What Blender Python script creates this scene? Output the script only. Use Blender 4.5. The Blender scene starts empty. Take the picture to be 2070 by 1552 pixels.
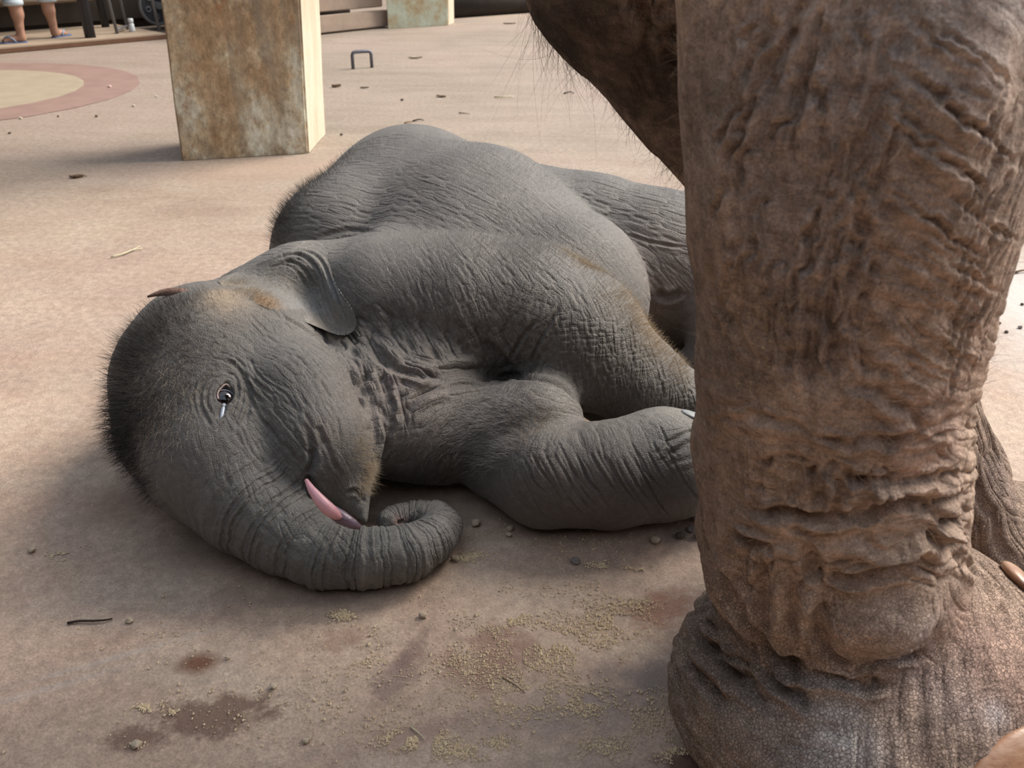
import bpy, bmesh, math, random
import numpy as np
from mathutils import Vector, Matrix
from mathutils.bvhtree import BVHTree

C = bpy.context.scene.collection
scene = bpy.context.scene
Q = 1.0            # mesh quality (1 = final)

# ------------------------------------------------------------------ camera
H = 0.9
F = 1700.0
TH = math.radians(29.0)
ROLL = math.radians(0.5)
_fw = np.array([0, math.cos(TH), -math.sin(TH)])
_r0 = np.array([1.0, 0, 0])
_u0 = np.cross(_r0, _fw)
_R = math.cos(ROLL) * _r0 + math.sin(ROLL) * _u0
_U = -math.sin(ROLL) * _r0 + math.cos(ROLL) * _u0
CAM = np.array([0, 0, H])


def ray(px, py):
    return (px - 1035) / F * _R - (py - 776) / F * _U + _fw


def at(px, py, z=0.0):
    """world point on the picture ray at height z"""
    d = ray(px, py)
    return CAM + d * ((z - H) / d[2])


def dep(px, py, t):
    """world point on the picture ray at camera depth t"""
    return CAM + ray(px, py) * t


def proj(P):
    q = np.asarray(P) - CAM
    zc = q @ _fw
    return 1035 + F * (q @ _R) / zc, 776 - F * (q @ _U) / zc, zc


cd = bpy.data.cameras.new('camera')
cam = bpy.data.objects.new('camera', cd)
C.objects.link(cam)
m = Matrix(((_R[0], _U[0], -_fw[0], 0), (_R[1], _U[1], -_fw[1], 0), (_R[2], _U[2], -_fw[2], H), (0, 0, 0, 1)))
cam.matrix_world = m
cd.sensor_width = 36.0
cd.lens = 36.0 * F / 2070
cd.clip_start = 0.05
scene.camera = cam
cd.dof.use_dof = True
cd.dof.focus_distance = 1.3
cd.dof.aperture_fstop = 10.0

# ------------------------------------------------------------------ light
world = bpy.data.worlds.new('world')
scene.world = world
world.use_nodes = True
nt = world.node_tree
bg = nt.nodes['Background']
tc = nt.nodes.new('ShaderNodeTexCoord')
sx = nt.nodes.new('ShaderNodeSeparateXYZ')
nt.links.new(tc.outputs['Generated'], sx.inputs[0])
rp = nt.nodes.new('ShaderNodeValToRGB')
nt.links.new(sx.outputs['Z'], rp.inputs[0])
rp.color_ramp.elements[0].position = 0.0
rp.color_ramp.elements[0].color = (0.95, 0.97, 1.0, 1)
rp.color_ramp.elements[1].position = 0.9
rp.color_ramp.elements[1].color = (0.74, 0.84, 1.0, 1)
nt.links.new(rp.outputs[0], bg.inputs[0])
bg.inputs[1].default_value = 0.70
sd = bpy.data.lights.new('sun', 'SUN')
sd.energy = 4.0
sd.angle = math.radians(36)
sd.color = (1.0, 0.93, 0.84)
sun = bpy.data.objects.new('sun', sd)
C.objects.link(sun)
sun.rotation_euler = Vector((-0.66, -0.34, -0.72)).to_track_quat('-Z', 'Y').to_euler()

vs = scene.view_settings
vs.view_transform = 'Standard'
vs.look = 'None'
vs.gamma = 1.0
vs.use_curve_mapping = False
vs.exposure = 0.72
scene.cycles.max_bounces = 6
scene.cycles.diffuse_bounces = 4
scene.cycles.glossy_bounces = 2
scene.cycles.use_adaptive_sampling = True
scene.cycles.adaptive_threshold = 0.035


# ------------------------------------------------------------------ helpers
def tag(o, label=None, cat=None, group=None, kind=None):
    if label: o['label'] = label
    if cat: o['category'] = cat
    if group: o['group'] = group
    if kind: o['kind'] = kind
    return o


def mesh_obj(name, verts, faces, mat=None, parent=None, smooth=True):
    me = bpy.data.meshes.new(name)
    me.from_pydata([tuple(map(float, v)) for v in verts], [], [tuple(f) for f in faces])
    if smooth:
        me.shade_smooth()
    if mat: me.materials.append(mat)
    o = bpy.data.objects.new(name, me)
    C.objects.link(o)
    if parent: o.parent = parent
    return o


def tri_obj(name, V, T, mat=None, parent=None):
    me = bpy.data.meshes.new(name)
    me.vertices.add(len(V))
    me.vertices.foreach_set('co', V.astype(np.float32).ravel())
    me.loops.add(len(T) * 3)
    me.loops.foreach_set('vertex_index', T.astype(np.int32).ravel())
    me.polygons.add(len(T))
    me.polygons.foreach_set('loop_start', np.arange(0, len(T) * 3, 3, dtype=np.int32))
    me.update(calc_edges=True)
    me.shade_smooth()
    if mat: me.materials.append(mat)
    o = bpy.data.objects.new(name, me)
    C.objects.link(o)
    if parent: o.parent = parent
    return o


def bm_obj(name, bm, mat=None, parent=None, smooth=False):
    me = bpy.data.meshes.new(name)
    bm.normal_update()
    bm.to_mesh(me)
    bm.free()
    if smooth: me.shade_smooth()
    if mat: me.materials.append(mat)
    o = bpy.data.objects.new(name, me)
    C.objects.link(o)
    if parent: o.parent = parent
    return o


def box(name, c, s, mat, parent=None, rz=0.0, bev=0.006, jit=0.0):
    bm = bmesh.new()
    bmesh.ops.create_cube(bm, size=1.0)
    for v in bm.verts:
        v.co = Vector((v.co.x * s[0], v.co.y * s[1], v.co.z * s[2]))
        if jit: v.co += Vector((random.uniform(-jit, jit), random.uniform(-jit, jit), random.uniform(-jit, jit)))
    if bev: bmesh.ops.bevel(bm, geom=bm.edges[:], offset=bev, segments=2, affect='EDGES')
    bmesh.ops.rotate(bm, verts=bm.verts, cent=(0, 0, 0), matrix=Matrix.Rotation(rz, 3, 'Z'))
    bmesh.ops.translate(bm, verts=bm.verts, vec=Vector(c))
    return bm_obj(name, bm, mat, parent)


def sweep(pts, rads, n=8, cap=True):
    """tube mesh along points -> verts, faces"""
    P = np.array(pts, float)
    m_ = len(P)
    Tn = np.gradient(P, axis=0)
    Tn /= np.linalg.norm(Tn, axis=1)[:, None] + 1e-12
    a = np.array([0, 0, 1.0]) if abs(Tn[0][2]) < 0.9 else np.array([1.0, 0, 0])
    N = np.cross(Tn[0], a); N /= np.linalg.norm(N)
    V, Fc = [], []
    if np.isscalar(rads): rads = [rads] * m_
    for i in range(m_):
        N = N - Tn[i] * (N @ Tn[i]); N /= np.linalg.norm(N)
        B = np.cross(Tn[i], N)
        for k in range(n):
            th = 2 * math.pi * k / n
            V.append(P[i] + (N * math.cos(th) + B * math.sin(th)) * rads[i])
    for i in range(m_ - 1):
        for k in range(n):
            a_, b_ = i * n + k, i * n + (k + 1) % n
            Fc.append((a_, b_, b_ + n, a_ + n))
    if cap:
        Fc.append(tuple(range(n))[::-1])
        Fc.append(tuple(range((m_ - 1) * n, m_ * n)))
    return V, Fc


def tube(name, pts, rads, mat, parent=None, n=8):
    V, Fc = sweep(pts, rads, n)
    return mesh_obj(name, V, Fc, mat, parent)


# ---- numpy value noise
def _hash(ix, iy, iz, seed):
    h = (ix * 73856093) ^ (iy * 19349663) ^ (iz * 83492791) ^ (seed * 2654435761)
    h = (h ^ (h >> 13)) * 1274126177
    h = h & 0x7fffffff
    h = (h ^ (h >> 11)) * 1103515245
    return ((h >> 8) & 0xffff) / 32767.5 - 1.0


def noise3(P, seed=1):
    P = np.asarray(P)
    i = np.floor(P).astype(np.int64)
    f = P - i
    f = f * f * f * (f * (f * 6 - 15) + 10)
    r = 0
    for dx in (0, 1):
        wx = f[:, 0] if dx else 1 - f[:, 0]
        for dy in (0, 1):
            wy = f[:, 1] if dy else 1 - f[:, 1]
            for dz in (0, 1):
                wz = f[:, 2] if dz else 1 - f[:, 2]
                r = r + wx * wy * wz * _hash(i[:, 0] + dx, i[:, 1] + dy, i[:, 2] + dz, seed)
    return r


def fbm(P, seed=1, o=3):
    r, a = 0, 1.0
    for k in range(o):
        r = r + a * noise3(P * (2 ** k), seed + k * 7)
        a *= 0.5
    return r


def sstep(a, b, x):
    t = np.clip((x - a) / (b - a), 0, 1)
    return t * t * (3 - 2 * t)


# ---- signed distance bodies + surface nets
class SDF:
    def __init__(s, lo, hi, vox):
        s.vox = vox
        s.lo = np.array(lo, float)
        n = np.ceil((np.array(hi) - s.lo) / vox).astype(int) + 1
        s.ax = [s.lo[k] + np.arange(n[k]) * vox for k in range(3)]
        s.D = np.full(n, 0.5, np.float32)

    def box(s, lo, hi):
        i0 = [max(0, int((lo[k] - s.lo[k]) / s.vox)) for k in range(3)]
        i1 = [min(s.D.shape[k], int((hi[k] - s.lo[k]) / s.vox) + 2) for k in range(3)]
        sl = tuple(slice(i0[k], max(i0[k], i1[k])) for k in range(3))
        g = [s.ax[k][sl[k]].astype(np.float32) for k in range(3)]
        return sl, g[0][:, None, None], g[1][None, :, None], g[2][None, None, :]

    def put(s, sl, d, k, mode='add'):
        a = s.D[sl]
        if a.size == 0: return
        if mode == 'add':
            h = np.maximum(k - np.abs(a - d), 0) / max(k, 1e-6)
            s.D[sl] = np.minimum(a, d) - h * h * k * 0.25
        else:
            d = -d
            h = np.maximum(k - np.abs(a - d), 0) / max(k, 1e-6)
            s.D[sl] = np.maximum(a, d) + h * h * k * 0.25

    def cone(s, a, ra, b, rb, k=0.03, mode='add', flat=None):
        """round cone; flat = (unit axis, factor): squash along an axis"""
        a = np.array(a, float); b = np.array(b, float)
        mg = max(ra, rb) * (1.0 if not flat else max(1, flat[1])) + k + 3 * s.vox
        sl, x, y, z = s.box(np.minimum(a, b) - mg, np.maximum(a, b) + mg)
        ab = b - a
        L2 = ab @ ab + 1e-12
        px, py, pz = x - a[0], y - a[1], z - a[2]
        t = np.clip((px * ab[0] + py * ab[1] + pz * ab[2]) / L2, 0, 1)
        qx, qy, qz = px - t * ab[0], py - t * ab[1], pz - t * ab[2]
        if flat:
            n, fct = np.array(flat[0], float), flat[1]
            n /= np.linalg.norm(n)
            c = (qx * n[0] + qy * n[1] + qz * n[2]) * (1 / fct - 1)
            qx, qy, qz = qx + c * n[0], qy + c * n[1], qz + c * n[2]
        d = np.sqrt(qx * qx + qy * qy + qz * qz) - (ra + (rb - ra) * t)
        s.put(sl, d.astype(np.float32), k, mode)

    def ell(s, c, r, rot=None, k=0.03, mode='add'):
        c = np.array(c, float)
        M = np.eye(3) if rot is None else np.array(rot)      # rows = local axes
        mg = max(r) + k + 3 * s.vox
        sl, x, y, z = s.box(c - mg, c + mg)
        px, py, pz = x - c[0], y - c[1], z - c[2]
        L = [px * M[i][0] + py * M[i][1] + pz * M[i][2] for i in range(3)]
        k0 = np.sqrt(sum((L[i] / r[i]) ** 2 for i in range(3)))
        k1 = np.sqrt(sum((L[i] / (r[i] ** 2)) ** 2 for i in range(3)))
        d = k0 * (k0 - 1) / np.maximum(k1, 1e-6)
        s.put(sl, d.astype(np.float32), k, mode)

    def chain(s, pts, k=0.03, kj=None, flat=None):
        """pts: list of (pos, radius)"""
        for i in range(len(pts) - 1):
            s.cone(pts[i][0], pts[i][1], pts[i + 1][0], pts[i + 1][1], k if i == 0 or kj is None else kj, flat=flat)

    def floor(s, z0=0.0, k=0.02):
        z = s.ax[2][None, None, :]
        d = (z0 - z).astype(np.float32) + np.zeros_like(s.D)
        h = np.maximum(k - np.abs(s.D - d), 0) / k
        s.D = np.maximum(s.D, d) + h * h * k * 0.25

    def mesh(s):
        D = s.D
        I = D < 0
        nx, ny, nz = D.shape
        c = np.zeros((nx - 1, ny - 1, nz - 1), np.int8)
        for dx in (0, 1):
            for dy in (0, 1):
                for dz in (0, 1):
                    c += I[dx:nx - 1 + dx, dy:ny - 1 + dy, dz:nz - 1 + dz]
        cells = np.argwhere((c > 0) & (c < 8))
        idx = np.full(c.shape, -1, np.int64)
        idx[cells[:, 0], cells[:, 1], cells[:, 2]] = np.arange(len(cells))
        acc = np.zeros((len(cells), 3)); cnt = np.zeros(len(cells))
        corners = [(0, 0, 0), (1, 0, 0), (0, 1, 0), (0, 0, 1), (1, 1, 0), (1, 0, 1), (0, 1, 1), (1, 1, 1)]
        for p in corners:
            for ax_ in range(3):
                if p[ax_] == 0:
                    q = list(p); q[ax_] = 1
                    a = D[cells[:, 0] + p[0], cells[:, 1] + p[1], cells[:, 2] + p[2]]
                    b = D[cells[:, 0] + q[0], cells[:, 1] + q[1], cells[:, 2] + q[2]]
                    msk = (a < 0) != (b < 0)
                    t = np.where(msk, a / np.where(msk, a - b, 1), 0)
                    pos = np.array(p, float)[None, :].repeat(len(cells), 0)
                    pos[:, ax_] += t
                    acc[msk] += pos[msk]; cnt[msk] += 1
        V = (cells + acc / cnt[:, None]) * s.vox + s.lo
        Ts = []
        for ax_ in range(3):
            A = np.take(I, range(0, I.shape[ax_] - 1), ax_)
            B = np.take(I, range(1, I.shape[ax_]), ax_)
            e = np.argwhere(A != B)
            fl = A[e[:, 0], e[:, 1], e[:, 2]]
            u, v = [(1, 2), (2, 0), (0, 1)][ax_]
            ok = (e[:, u] > 0) & (e[:, v] > 0) & (e[:, u] < D.shape[u] - 1) & (e[:, v] < D.shape[v] - 1)
            e, fl = e[ok], fl[ok]
            def g(du, dv):
                q = e.copy(); q[:, u] -= du; q[:, v] -= dv
                return idx[q[:, 0], q[:, 1], q[:, 2]]
            a, b, c_, d = g(1, 1), g(0, 1), g(0, 0), g(1, 0)
            f = fl
            Ts.append(np.stack([np.where(f, a, c_), b, np.where(f, c_, a)], 1))
            Ts.append(np.stack([np.where(f, a, c_), np.where(f, c_, a), d], 1))
        T = np.concatenate(Ts)
        T = T[(T >= 0).all(1)]
        return V, T


def lap(V, T, it=2, lam=0.5, mask=None):
    n = len(V)
    E_ = np.concatenate([T[:, [0, 1]], T[:, [1, 2]], T[:, [2, 0]]])
    deg = np.bincount(E_.ravel(), minlength=n).astype(float)
    deg[deg == 0] = 1
    for _ in range(it):
        S = np.zeros_like(V)
        for k in range(3):
            S[:, k] = np.bincount(E_[:, 0], V[E_[:, 1], k], n) + np.bincount(E_[:, 1], V[E_[:, 0], k], n)
        D_ = S / deg[:, None] - V
        if mask is not None: D_ *= mask[:, None]
        V = V + lam * D_
    return V


def normals(V, T):
    a, b, c = V[T[:, 0]], V[T[:, 1]], V[T[:, 2]]
    n = np.cross(b - a, c - a)
    N = np.zeros_like(V)
    for k in range(3):
        for j in range(3):
            N[:, k] += np.bincount(T[:, j], n[:, k], len(V))
    return N / (np.linalg.norm(N, axis=1)[:, None] + 1e-12)


def refine(V, T, px=2.0, mg=60):
    """split the long edges of the part the lens can see (and a step around it)"""
    N = normals(V, T)
    x, y, zc = proj(V)
    toc = CAM - V
    toc /= np.linalg.norm(toc, axis=1)[:, None]
    vis = (x > -mg) & (x < 2070 + mg) & (y > -mg) & (y < 1552 + mg) & (zc > 0.1) & ((N * toc).sum(1) > -0.25)
    E_ = np.sort(np.concatenate([T[:, [0, 1]], T[:, [1, 2]], T[:, [2, 0]]]), 1)
    key = E_[:, 0] * len(V) + E_[:, 1]
    uk, inv = np.unique(key, return_inverse=True)
    a, b = uk // len(V), uk % len(V)
    L = np.linalg.norm(V[a] - V[b], axis=1) * F / np.maximum(zc[a], 0.1)
    sp = vis[a] & vis[b] & (L > px)
    mid = np.full(len(uk), -1, np.int64)
    mid[sp] = len(V) + np.arange(sp.sum())
    V2 = np.concatenate([V, (V[a[sp]] + V[b[sp]]) / 2])
    n = len(T)
    m01, m12, m20 = mid[inv[:n]], mid[inv[n:2 * n]], mid[inv[2 * n:]]
    out = []
    ms = np.stack([m01, m12, m20], 1)
    cnt = (ms >= 0).sum(1)
    out.append(T[cnt == 0])
    s = cnt == 3
    t, q = T[s], ms[s]
    out += [np.stack(z, 1) for z in ((t[:, 0], q[:, 0], q[:, 2]), (q[:, 0], t[:, 1], q[:, 1]), (q[:, 2], q[:, 1], t[:, 2]), (q[:, 0], q[:, 1], q[:, 2]))]
    for r in range(3):
        i0, i1, i2 = r, (r + 1) % 3, (r + 2) % 3
        s = (cnt == 1) & (ms[:, i0] >= 0)
        t, q = T[s], ms[s][:, i0]
        out += [np.stack((t[:, i0], q, t[:, i2]), 1), np.stack((q, t[:, i1], t[:, i2]), 1)]
        s = (cnt == 2) & (ms[:, i0] < 0)      # edge i0 not split
        t, q1, q2 = T[s], ms[s][:, i1], ms[s][:, i2]
        out += [np.stack((t[:, i0], t[:, i1], q1), 1), np.stack((t[:, i0], q1, q2), 1), np.stack((q1, t[:, i2], q2), 1)]
    return V2, np.concatenate(out)


GAIN = 1.5


class Skin:
    """holds a body surface while wrinkles are pressed into it"""
    def __init__(s, V, T):
        s.V, s.T = V, T
        s.gain = GAIN
        s.N = normals(V, T)
        s.h = np.zeros(len(V))
        s.bvh = BVHTree.FromPolygons([tuple(v) for v in V], [tuple(map(int, t)) for t in T])

    def hit(s, px, py):
        d = Vector(ray(px, py)).normalized()
        r = s.bvh.ray_cast(Vector(CAM), d, 12)
        if r[0] is None: return None, None
        return np.array(r[0]), np.array(r[1])

    def line(s, pts, step=4.0):
        """drape a picture polyline on the surface -> smooth 3D points"""
        P = []
        pts = cat(pts)
        for x, y in pts:
            h, n = s.hit(x, y)
            if h is not None: P.append(h)
        return np.array(P) if len(P) > 1 else None

    def crease(s, pts, w=0.006, d=0.004, lip=0.35, taper=True, soft=1.0, noise=0.0, seed=1):
        P = s.line(pts)
        if P is None: return
        lo, hi = P.min(0) - 4 * w, P.max(0) + 4 * w
        m_ = np.where(((s.V > lo) & (s.V < hi)).all(1))[0]
        if len(m_) == 0: return
        X = s.V[m_]
        if noise:
            X = X + noise * np.stack([noise3(X / (w * 3), seed + i) for i in range(3)], 1)
        best = np.full(len(m_), 1e9); tt = np.zeros(len(m_))
        n = len(P) - 1
        for i in range(n):
            a, b = P[i], P[i + 1]
            ab = b - a
            t = np.clip(((X - a) @ ab) / (ab @ ab + 1e-12), 0, 1)
            q = X - a - t[:, None] * ab
            dd = (q * q).sum(1)
            u = dd < best
            best[u] = dd[u]; tt[u] = (i + t[u]) / n
        r = np.sqrt(best) / w
        e = np.minimum(1, np.minimum(tt, 1 - tt) * 6 + 0.05) if taper else 1.0
        s.h[m_] += e * d * (-np.exp(-(r ** 2) * 1.2 * soft) + lip * np.exp(-((r - 1.7) ** 2) * 1.6))

    def bump(s, px, py, rx, ry, d, ang=0.0, p=1.0):
        """raise (or sink) an oval area, centre and radii given on the picture"""
        c, n = s.hit(px, py)
        if c is None: return
        sc = ((c - CAM) @ _fw) / F
        ca, sa = math.cos(ang), math.sin(ang)
        u = (_R * ca - _U * sa); v = (_R * sa + _U * ca)
        # tangent plane axes
        u = u - n * (u @ n); u /= np.linalg.norm(u)
        v = np.cross(n, u)
        q = s.V - c
        a, b, c3 = q @ u, q @ v, q @ n
        r = (a / (rx * sc)) ** 2 + (b / (ry * sc)) ** 2 + (c3 / (max(rx, ry) * sc)) ** 2
        s.h += d * np.exp(-r ** p)

    def flow(s, anchors, seed=5, power=4.0, reach=0.2):
        """anchors: (px, py, angle deg of crease on picture, spacing m, depth m, ratio, cross 0..1)"""
        A = []
        for an in anchors:
            c, n = s.hit(an[0], an[1])
            if c is None: continue
            th = math.radians(an[2])
            u = _R * math.cos(th) - _U * math.sin(th)
            # follow the surface: direction of the crease as seen on the picture, laid in the tangent plane
            vd = ray(an[0], an[1])
            k = np.cross(vd, u)
            u = np.cross(k, n)
            if u @ (_R * math.cos(th) - _U * math.sin(th)) < 0: u = -u
            u /= np.linalg.norm(u)
            A.append((c, u, n, an[3:]))
        W = np.zeros(len(s.V)) + 1e-12
        Hh = np.zeros(len(s.V))
        cand = []
        for j, (c, u, n, _p) in enumerate(A):
            q = s.V - c
            d2 = (q * q).sum(1)
            m_ = np.where(d2 < reach ** 2)[0]
            m_ = m_[(s.N[m_] @ n) > -0.2]
            w = 1.0 / (d2[m_] / 0.0016 + 1) ** power * (1 - np.sqrt(d2[m_]) / reach)
            w = np.maximum(w, 1e-30)
            W[m_] += w
            cand.append((m_, w))
        W2 = np.zeros(len(s.V)) + 1e-12
        for j, (c, u, n, (sp, dp, ra, cr)) in enumerate(A):
            m_, w = cand[j]
            k = w > 0.06 * W[m_]
            m_ = m_[k]
            if len(m_) == 0: continue
            w = w[k] / W[m_] - 0.06
            q = s.V[m_] - c
            v = np.cross(n, u)
            wob = sp * (0.40 * noise3(q / (sp * 6), seed + 3) + 0.16 * noise3(q / (sp * 2), seed + 5))
            a, b, e = q @ u, q @ v + wob, q @ n
            f = np.stack([a / (sp * ra), b / sp, e / (sp * ra)], 1)
            n1 = noise3(f, seed)
            h = -np.exp(-np.abs(n1) * 5.0) + 0.3 * n1
            n2 = noise3(f * 1.9 + 9, seed + 11)
            h = h - 0.35 * np.exp(-np.abs(n2) * 4.5)
            if cr:
                f = np.stack([a / sp, b / (sp * ra * 0.6), e / (sp * ra)], 1) * 1.15
                h = h - cr * np.exp(-np.abs(noise3(f, seed + 23)) * 5.0)
            Hh[m_] += w * dp * h * s.gain
            W2[m_] += w
        s.h += Hh / np.maximum(W2, 1e-9)

    def press(s, clampz=True):
        V = s.V + s.N * s.h[:, None]
        if clampz: V[:, 2] = np.maximum(V[:, 2], 0.0005)
        return V


def cat(pts, n=6):
    """Catmull-Rom through 2D points"""
    P = np.array(pts, float)
    if len(P) < 3:
        t = np.linspace(0, 1, n)[:, None]
        return P[0] * (1 - t) + P[-1] * t
    Pe = np.vstack([2 * P[0] - P[1], P, 2 * P[-1] - P[-2]])
    out = []
    for i in range(1, len(Pe) - 2):
        for t in np.linspace(0, 1, n, endpoint=False):
            p0, p1, p2, p3 = Pe[i - 1], Pe[i], Pe[i + 1], Pe[i + 2]
            out.append(0.5 * ((2 * p1) + (-p0 + p2) * t + (2 * p0 - 5 * p1 + 4 * p2 - p3) * t * t + (-p0 + 3 * p1 - 3 * p2 + p3) * t ** 3))
    out.append(P[-1])
    return np.array(out)


def S(px, py, r, z=None, t=None, k=1.0, lift=0.0):
    """sphere seen at picture (px,py) with picture radius r; rests on the ground unless z / t given"""
    d = ray(px, py)
    if t is None:
        t = (z - H) / d[2] if z is not None else (H - lift) / (r / F * k - d[2])
    return CAM + d * t, r * t / F


# ------------------------------------------------------------------ material helpers
class NG:
    def __init__(s, name):
        s.m = bpy.data.materials.new(name)
        s.m.use_nodes = True
        s.t = s.m.node_tree
        s.b = s.t.nodes['Principled BSDF']
        s.co = s.n('ShaderNodeTexCoord').outputs['Object']

    def n(s, ty, **k):
        x = s.t.nodes.new(ty)
        for a, v in k.items(): setattr(x, a, v)
        return x

    def l(s, a, b): s.t.links.new(a, b)

    def noise(s, scale, detail=4, rough=0.6, vec=None, out='Fac', dist=0.0):
        x = s.n('ShaderNodeTexNoise')
        x.inputs['Scale'].default_value = scale
        x.inputs['Detail'].default_value = detail
        x.inputs['Roughness'].default_value = rough
        x.inputs['Distortion'].default_value = dist
        s.l(vec or s.co, x.inputs['Vector'])
        return x.outputs[out]

    def vor(s, scale, vec=None, feat='DISTANCE_TO_EDGE', out='Distance'):
        x = s.n('ShaderNodeTexVoronoi', feature=feat)
        x.inputs['Scale'].default_value = scale
        s.l(vec or s.co, x.inputs['Vector'])
        return x.outputs[out]

    def map(s, scale=(1, 1, 1), rot=(0, 0, 0), loc=(0, 0, 0), vec=None):
        x = s.n('ShaderNodeMapping')
        x.inputs['Scale'].default_value = scale
        x.inputs['Rotation'].default_value = rot
        x.inputs['Location'].default_value = loc
        s.l(vec or s.co, x.inputs['Vector'])
        return x.outputs[0]

    def ramp(s, fac, stops):
        x = s.n('ShaderNodeValToRGB')
        e = x.color_ramp.elements
        while len(e) < len(stops): e.new(0.5)
        for i, (p, c) in enumerate(stops):
            e[i].position = p
            e[i].color = (*c, 1) if not np.isscalar(c) else (c, c, c, 1)
        s.l(fac, x.inputs[0])
        return x.outputs[0]

    def mix(s, fac, a, b, mode='MIX'):
        x = s.n('ShaderNodeMix', data_type='RGBA', blend_type=mode)
        for sock, v in ((x.inputs[0], fac), (x.inputs[6], a), (x.inputs[7], b)):
            if isinstance(v, (int, float)): sock.default_value = v
            elif isinstance(v, tuple): sock.default_value = (*v, 1)
            else: s.l(v, sock)
        return x.outputs[2]

    def math(s, op, a, b=0.0, clamp=False):
        x = s.n('ShaderNodeMath', operation=op, use_clamp=clamp)
        for sock, v in ((x.inputs[0], a), (x.inputs[1], b)):
            if isinstance(v, (int, float)): sock.default_value = v
            else: s.l(v, sock)
        return x.outputs[0]

    def attr(s, name, out='Color'):
        x = s.n('ShaderNodeAttribute')
        x.attribute_name = name
        return x.outputs[out]

    def bump(s, h, dist=0.01, strength=1.0, normal=None):
        x = s.n('ShaderNodeBump')
        x.inputs['Distance'].default_value = dist
        x.inputs['Strength'].default_value = strength
        s.l(h, x.inputs['Height'])
        if normal: s.l(normal, x.inputs['Normal'])
        return x.outputs[0]

    def fin(s, col=None, rough=0.8, normal=None, spec=0.5):
        if col is not None:
            if isinstance(col, tuple): s.b.inputs['Base Color'].default_value = (*col, 1)
            else: s.l(col, s.b.inputs['Base Color'])
        if isinstance(rough, (int, float)): s.b.inputs['Roughness'].default_value = rough
        else: s.l(rough, s.b.inputs['Roughness'])
        s.b.inputs['Specular IOR Level'].default_value = spec
        if normal: s.l(normal, s.b.inputs['Normal'])
        return s.m


def plain(name, col, rough=0.7, spec=0.3, var=0.25, scale=20):
    g = NG(name)
    n = g.noise(scale, 4)
    c = g.mix(n, tuple(x * (1 - var) for x in col), tuple(min(1, x * (1 + var)) for x in col))
    return g.fin(c, rough, g.bump(n, 0.002, 0.4), spec)


# ------------------------------------------------------------------ floor and shelter
random.seed(4)
g = NG('dusty concrete')
P_ = g.co
big = g.noise(0.55, 5, 0.6)
mid = g.noise(3.2, 6, 0.65, dist=0.6)
fin_ = g.noise(46, 6, 0.7)
strk = g.noise(1.6, 6, 0.65, vec=g.map((1.0, 4.5, 1), rot=(0, 0, 0.12)))
c = g.ramp(mid, [(0.30, (0.33, 0.210, 0.148)), (0.48, (0.43, 0.300, 0.218)), (0.62, (0.48, 0.357, 0.266)), (0.78, (0.53, 0.415, 0.32))])
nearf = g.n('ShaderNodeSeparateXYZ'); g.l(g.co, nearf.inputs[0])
c = g.mix(g.ramp(g.math('MULTIPLY', nearf.outputs['Y'], 0.1), [(0.10, 0.0), (0.40, 0.8)]), c, (0.200, 0.166, 0.130))  # far floor darkened to offset the sun's brightness there
c = g.mix(g.ramp(strk, [(0.35, 0.0), (0.68, 0.5)]), c, (0.36, 0.300, 0.238))
c = g.mix(g.ramp(big, [(0.42, 0.0), (0.62, 0.5)]), c, (0.36, 0.265, 0.225))
c = g.mix(0.38, c, g.ramp(fin_, [(0.32, 0.25), (0.68, 0.76)]), 'OVERLAY')
c = g.mix(0.5, c, g.ramp(g.noise(300, 4, 0.8), [(0.3, 0.2), (0.7, 0.8)]), 'OVERLAY')


def blob(px, py, rx, ry, soft=0.5, ang=0.0, ns=0.5, nsc=14):
    """mask of a stain, painted shadow or glare patch on the floor around the point seen at px, py (radii in metres)"""
    p = at(px, py)
    mp_ = g.map((1 / rx, 1 / ry, 1), vec=None)
    nd = mp_.node
    nd.vector_type = 'TEXTURE'
    nd.inputs['Location'].default_value = (p[0], p[1], 0)
    nd.inputs['Rotation'].default_value = (0, 0, ang)
    nd.inputs['Scale'].default_value = (rx, ry, 1)
    ln = g.n('ShaderNodeVectorMath', operation='LENGTH')
    g.l(mp_, ln.inputs[0])
    v = g.math('ADD', ln.outputs['Value'], g.math('MULTIPLY', g.math('SUBTRACT', g.noise(nsc, 9, 0.75), 0.5), ns * 4))
    return g.ramp(v, [(max(0, 1 - soft) * 0.7, 1.0), (0.95, 0.0)])


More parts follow.
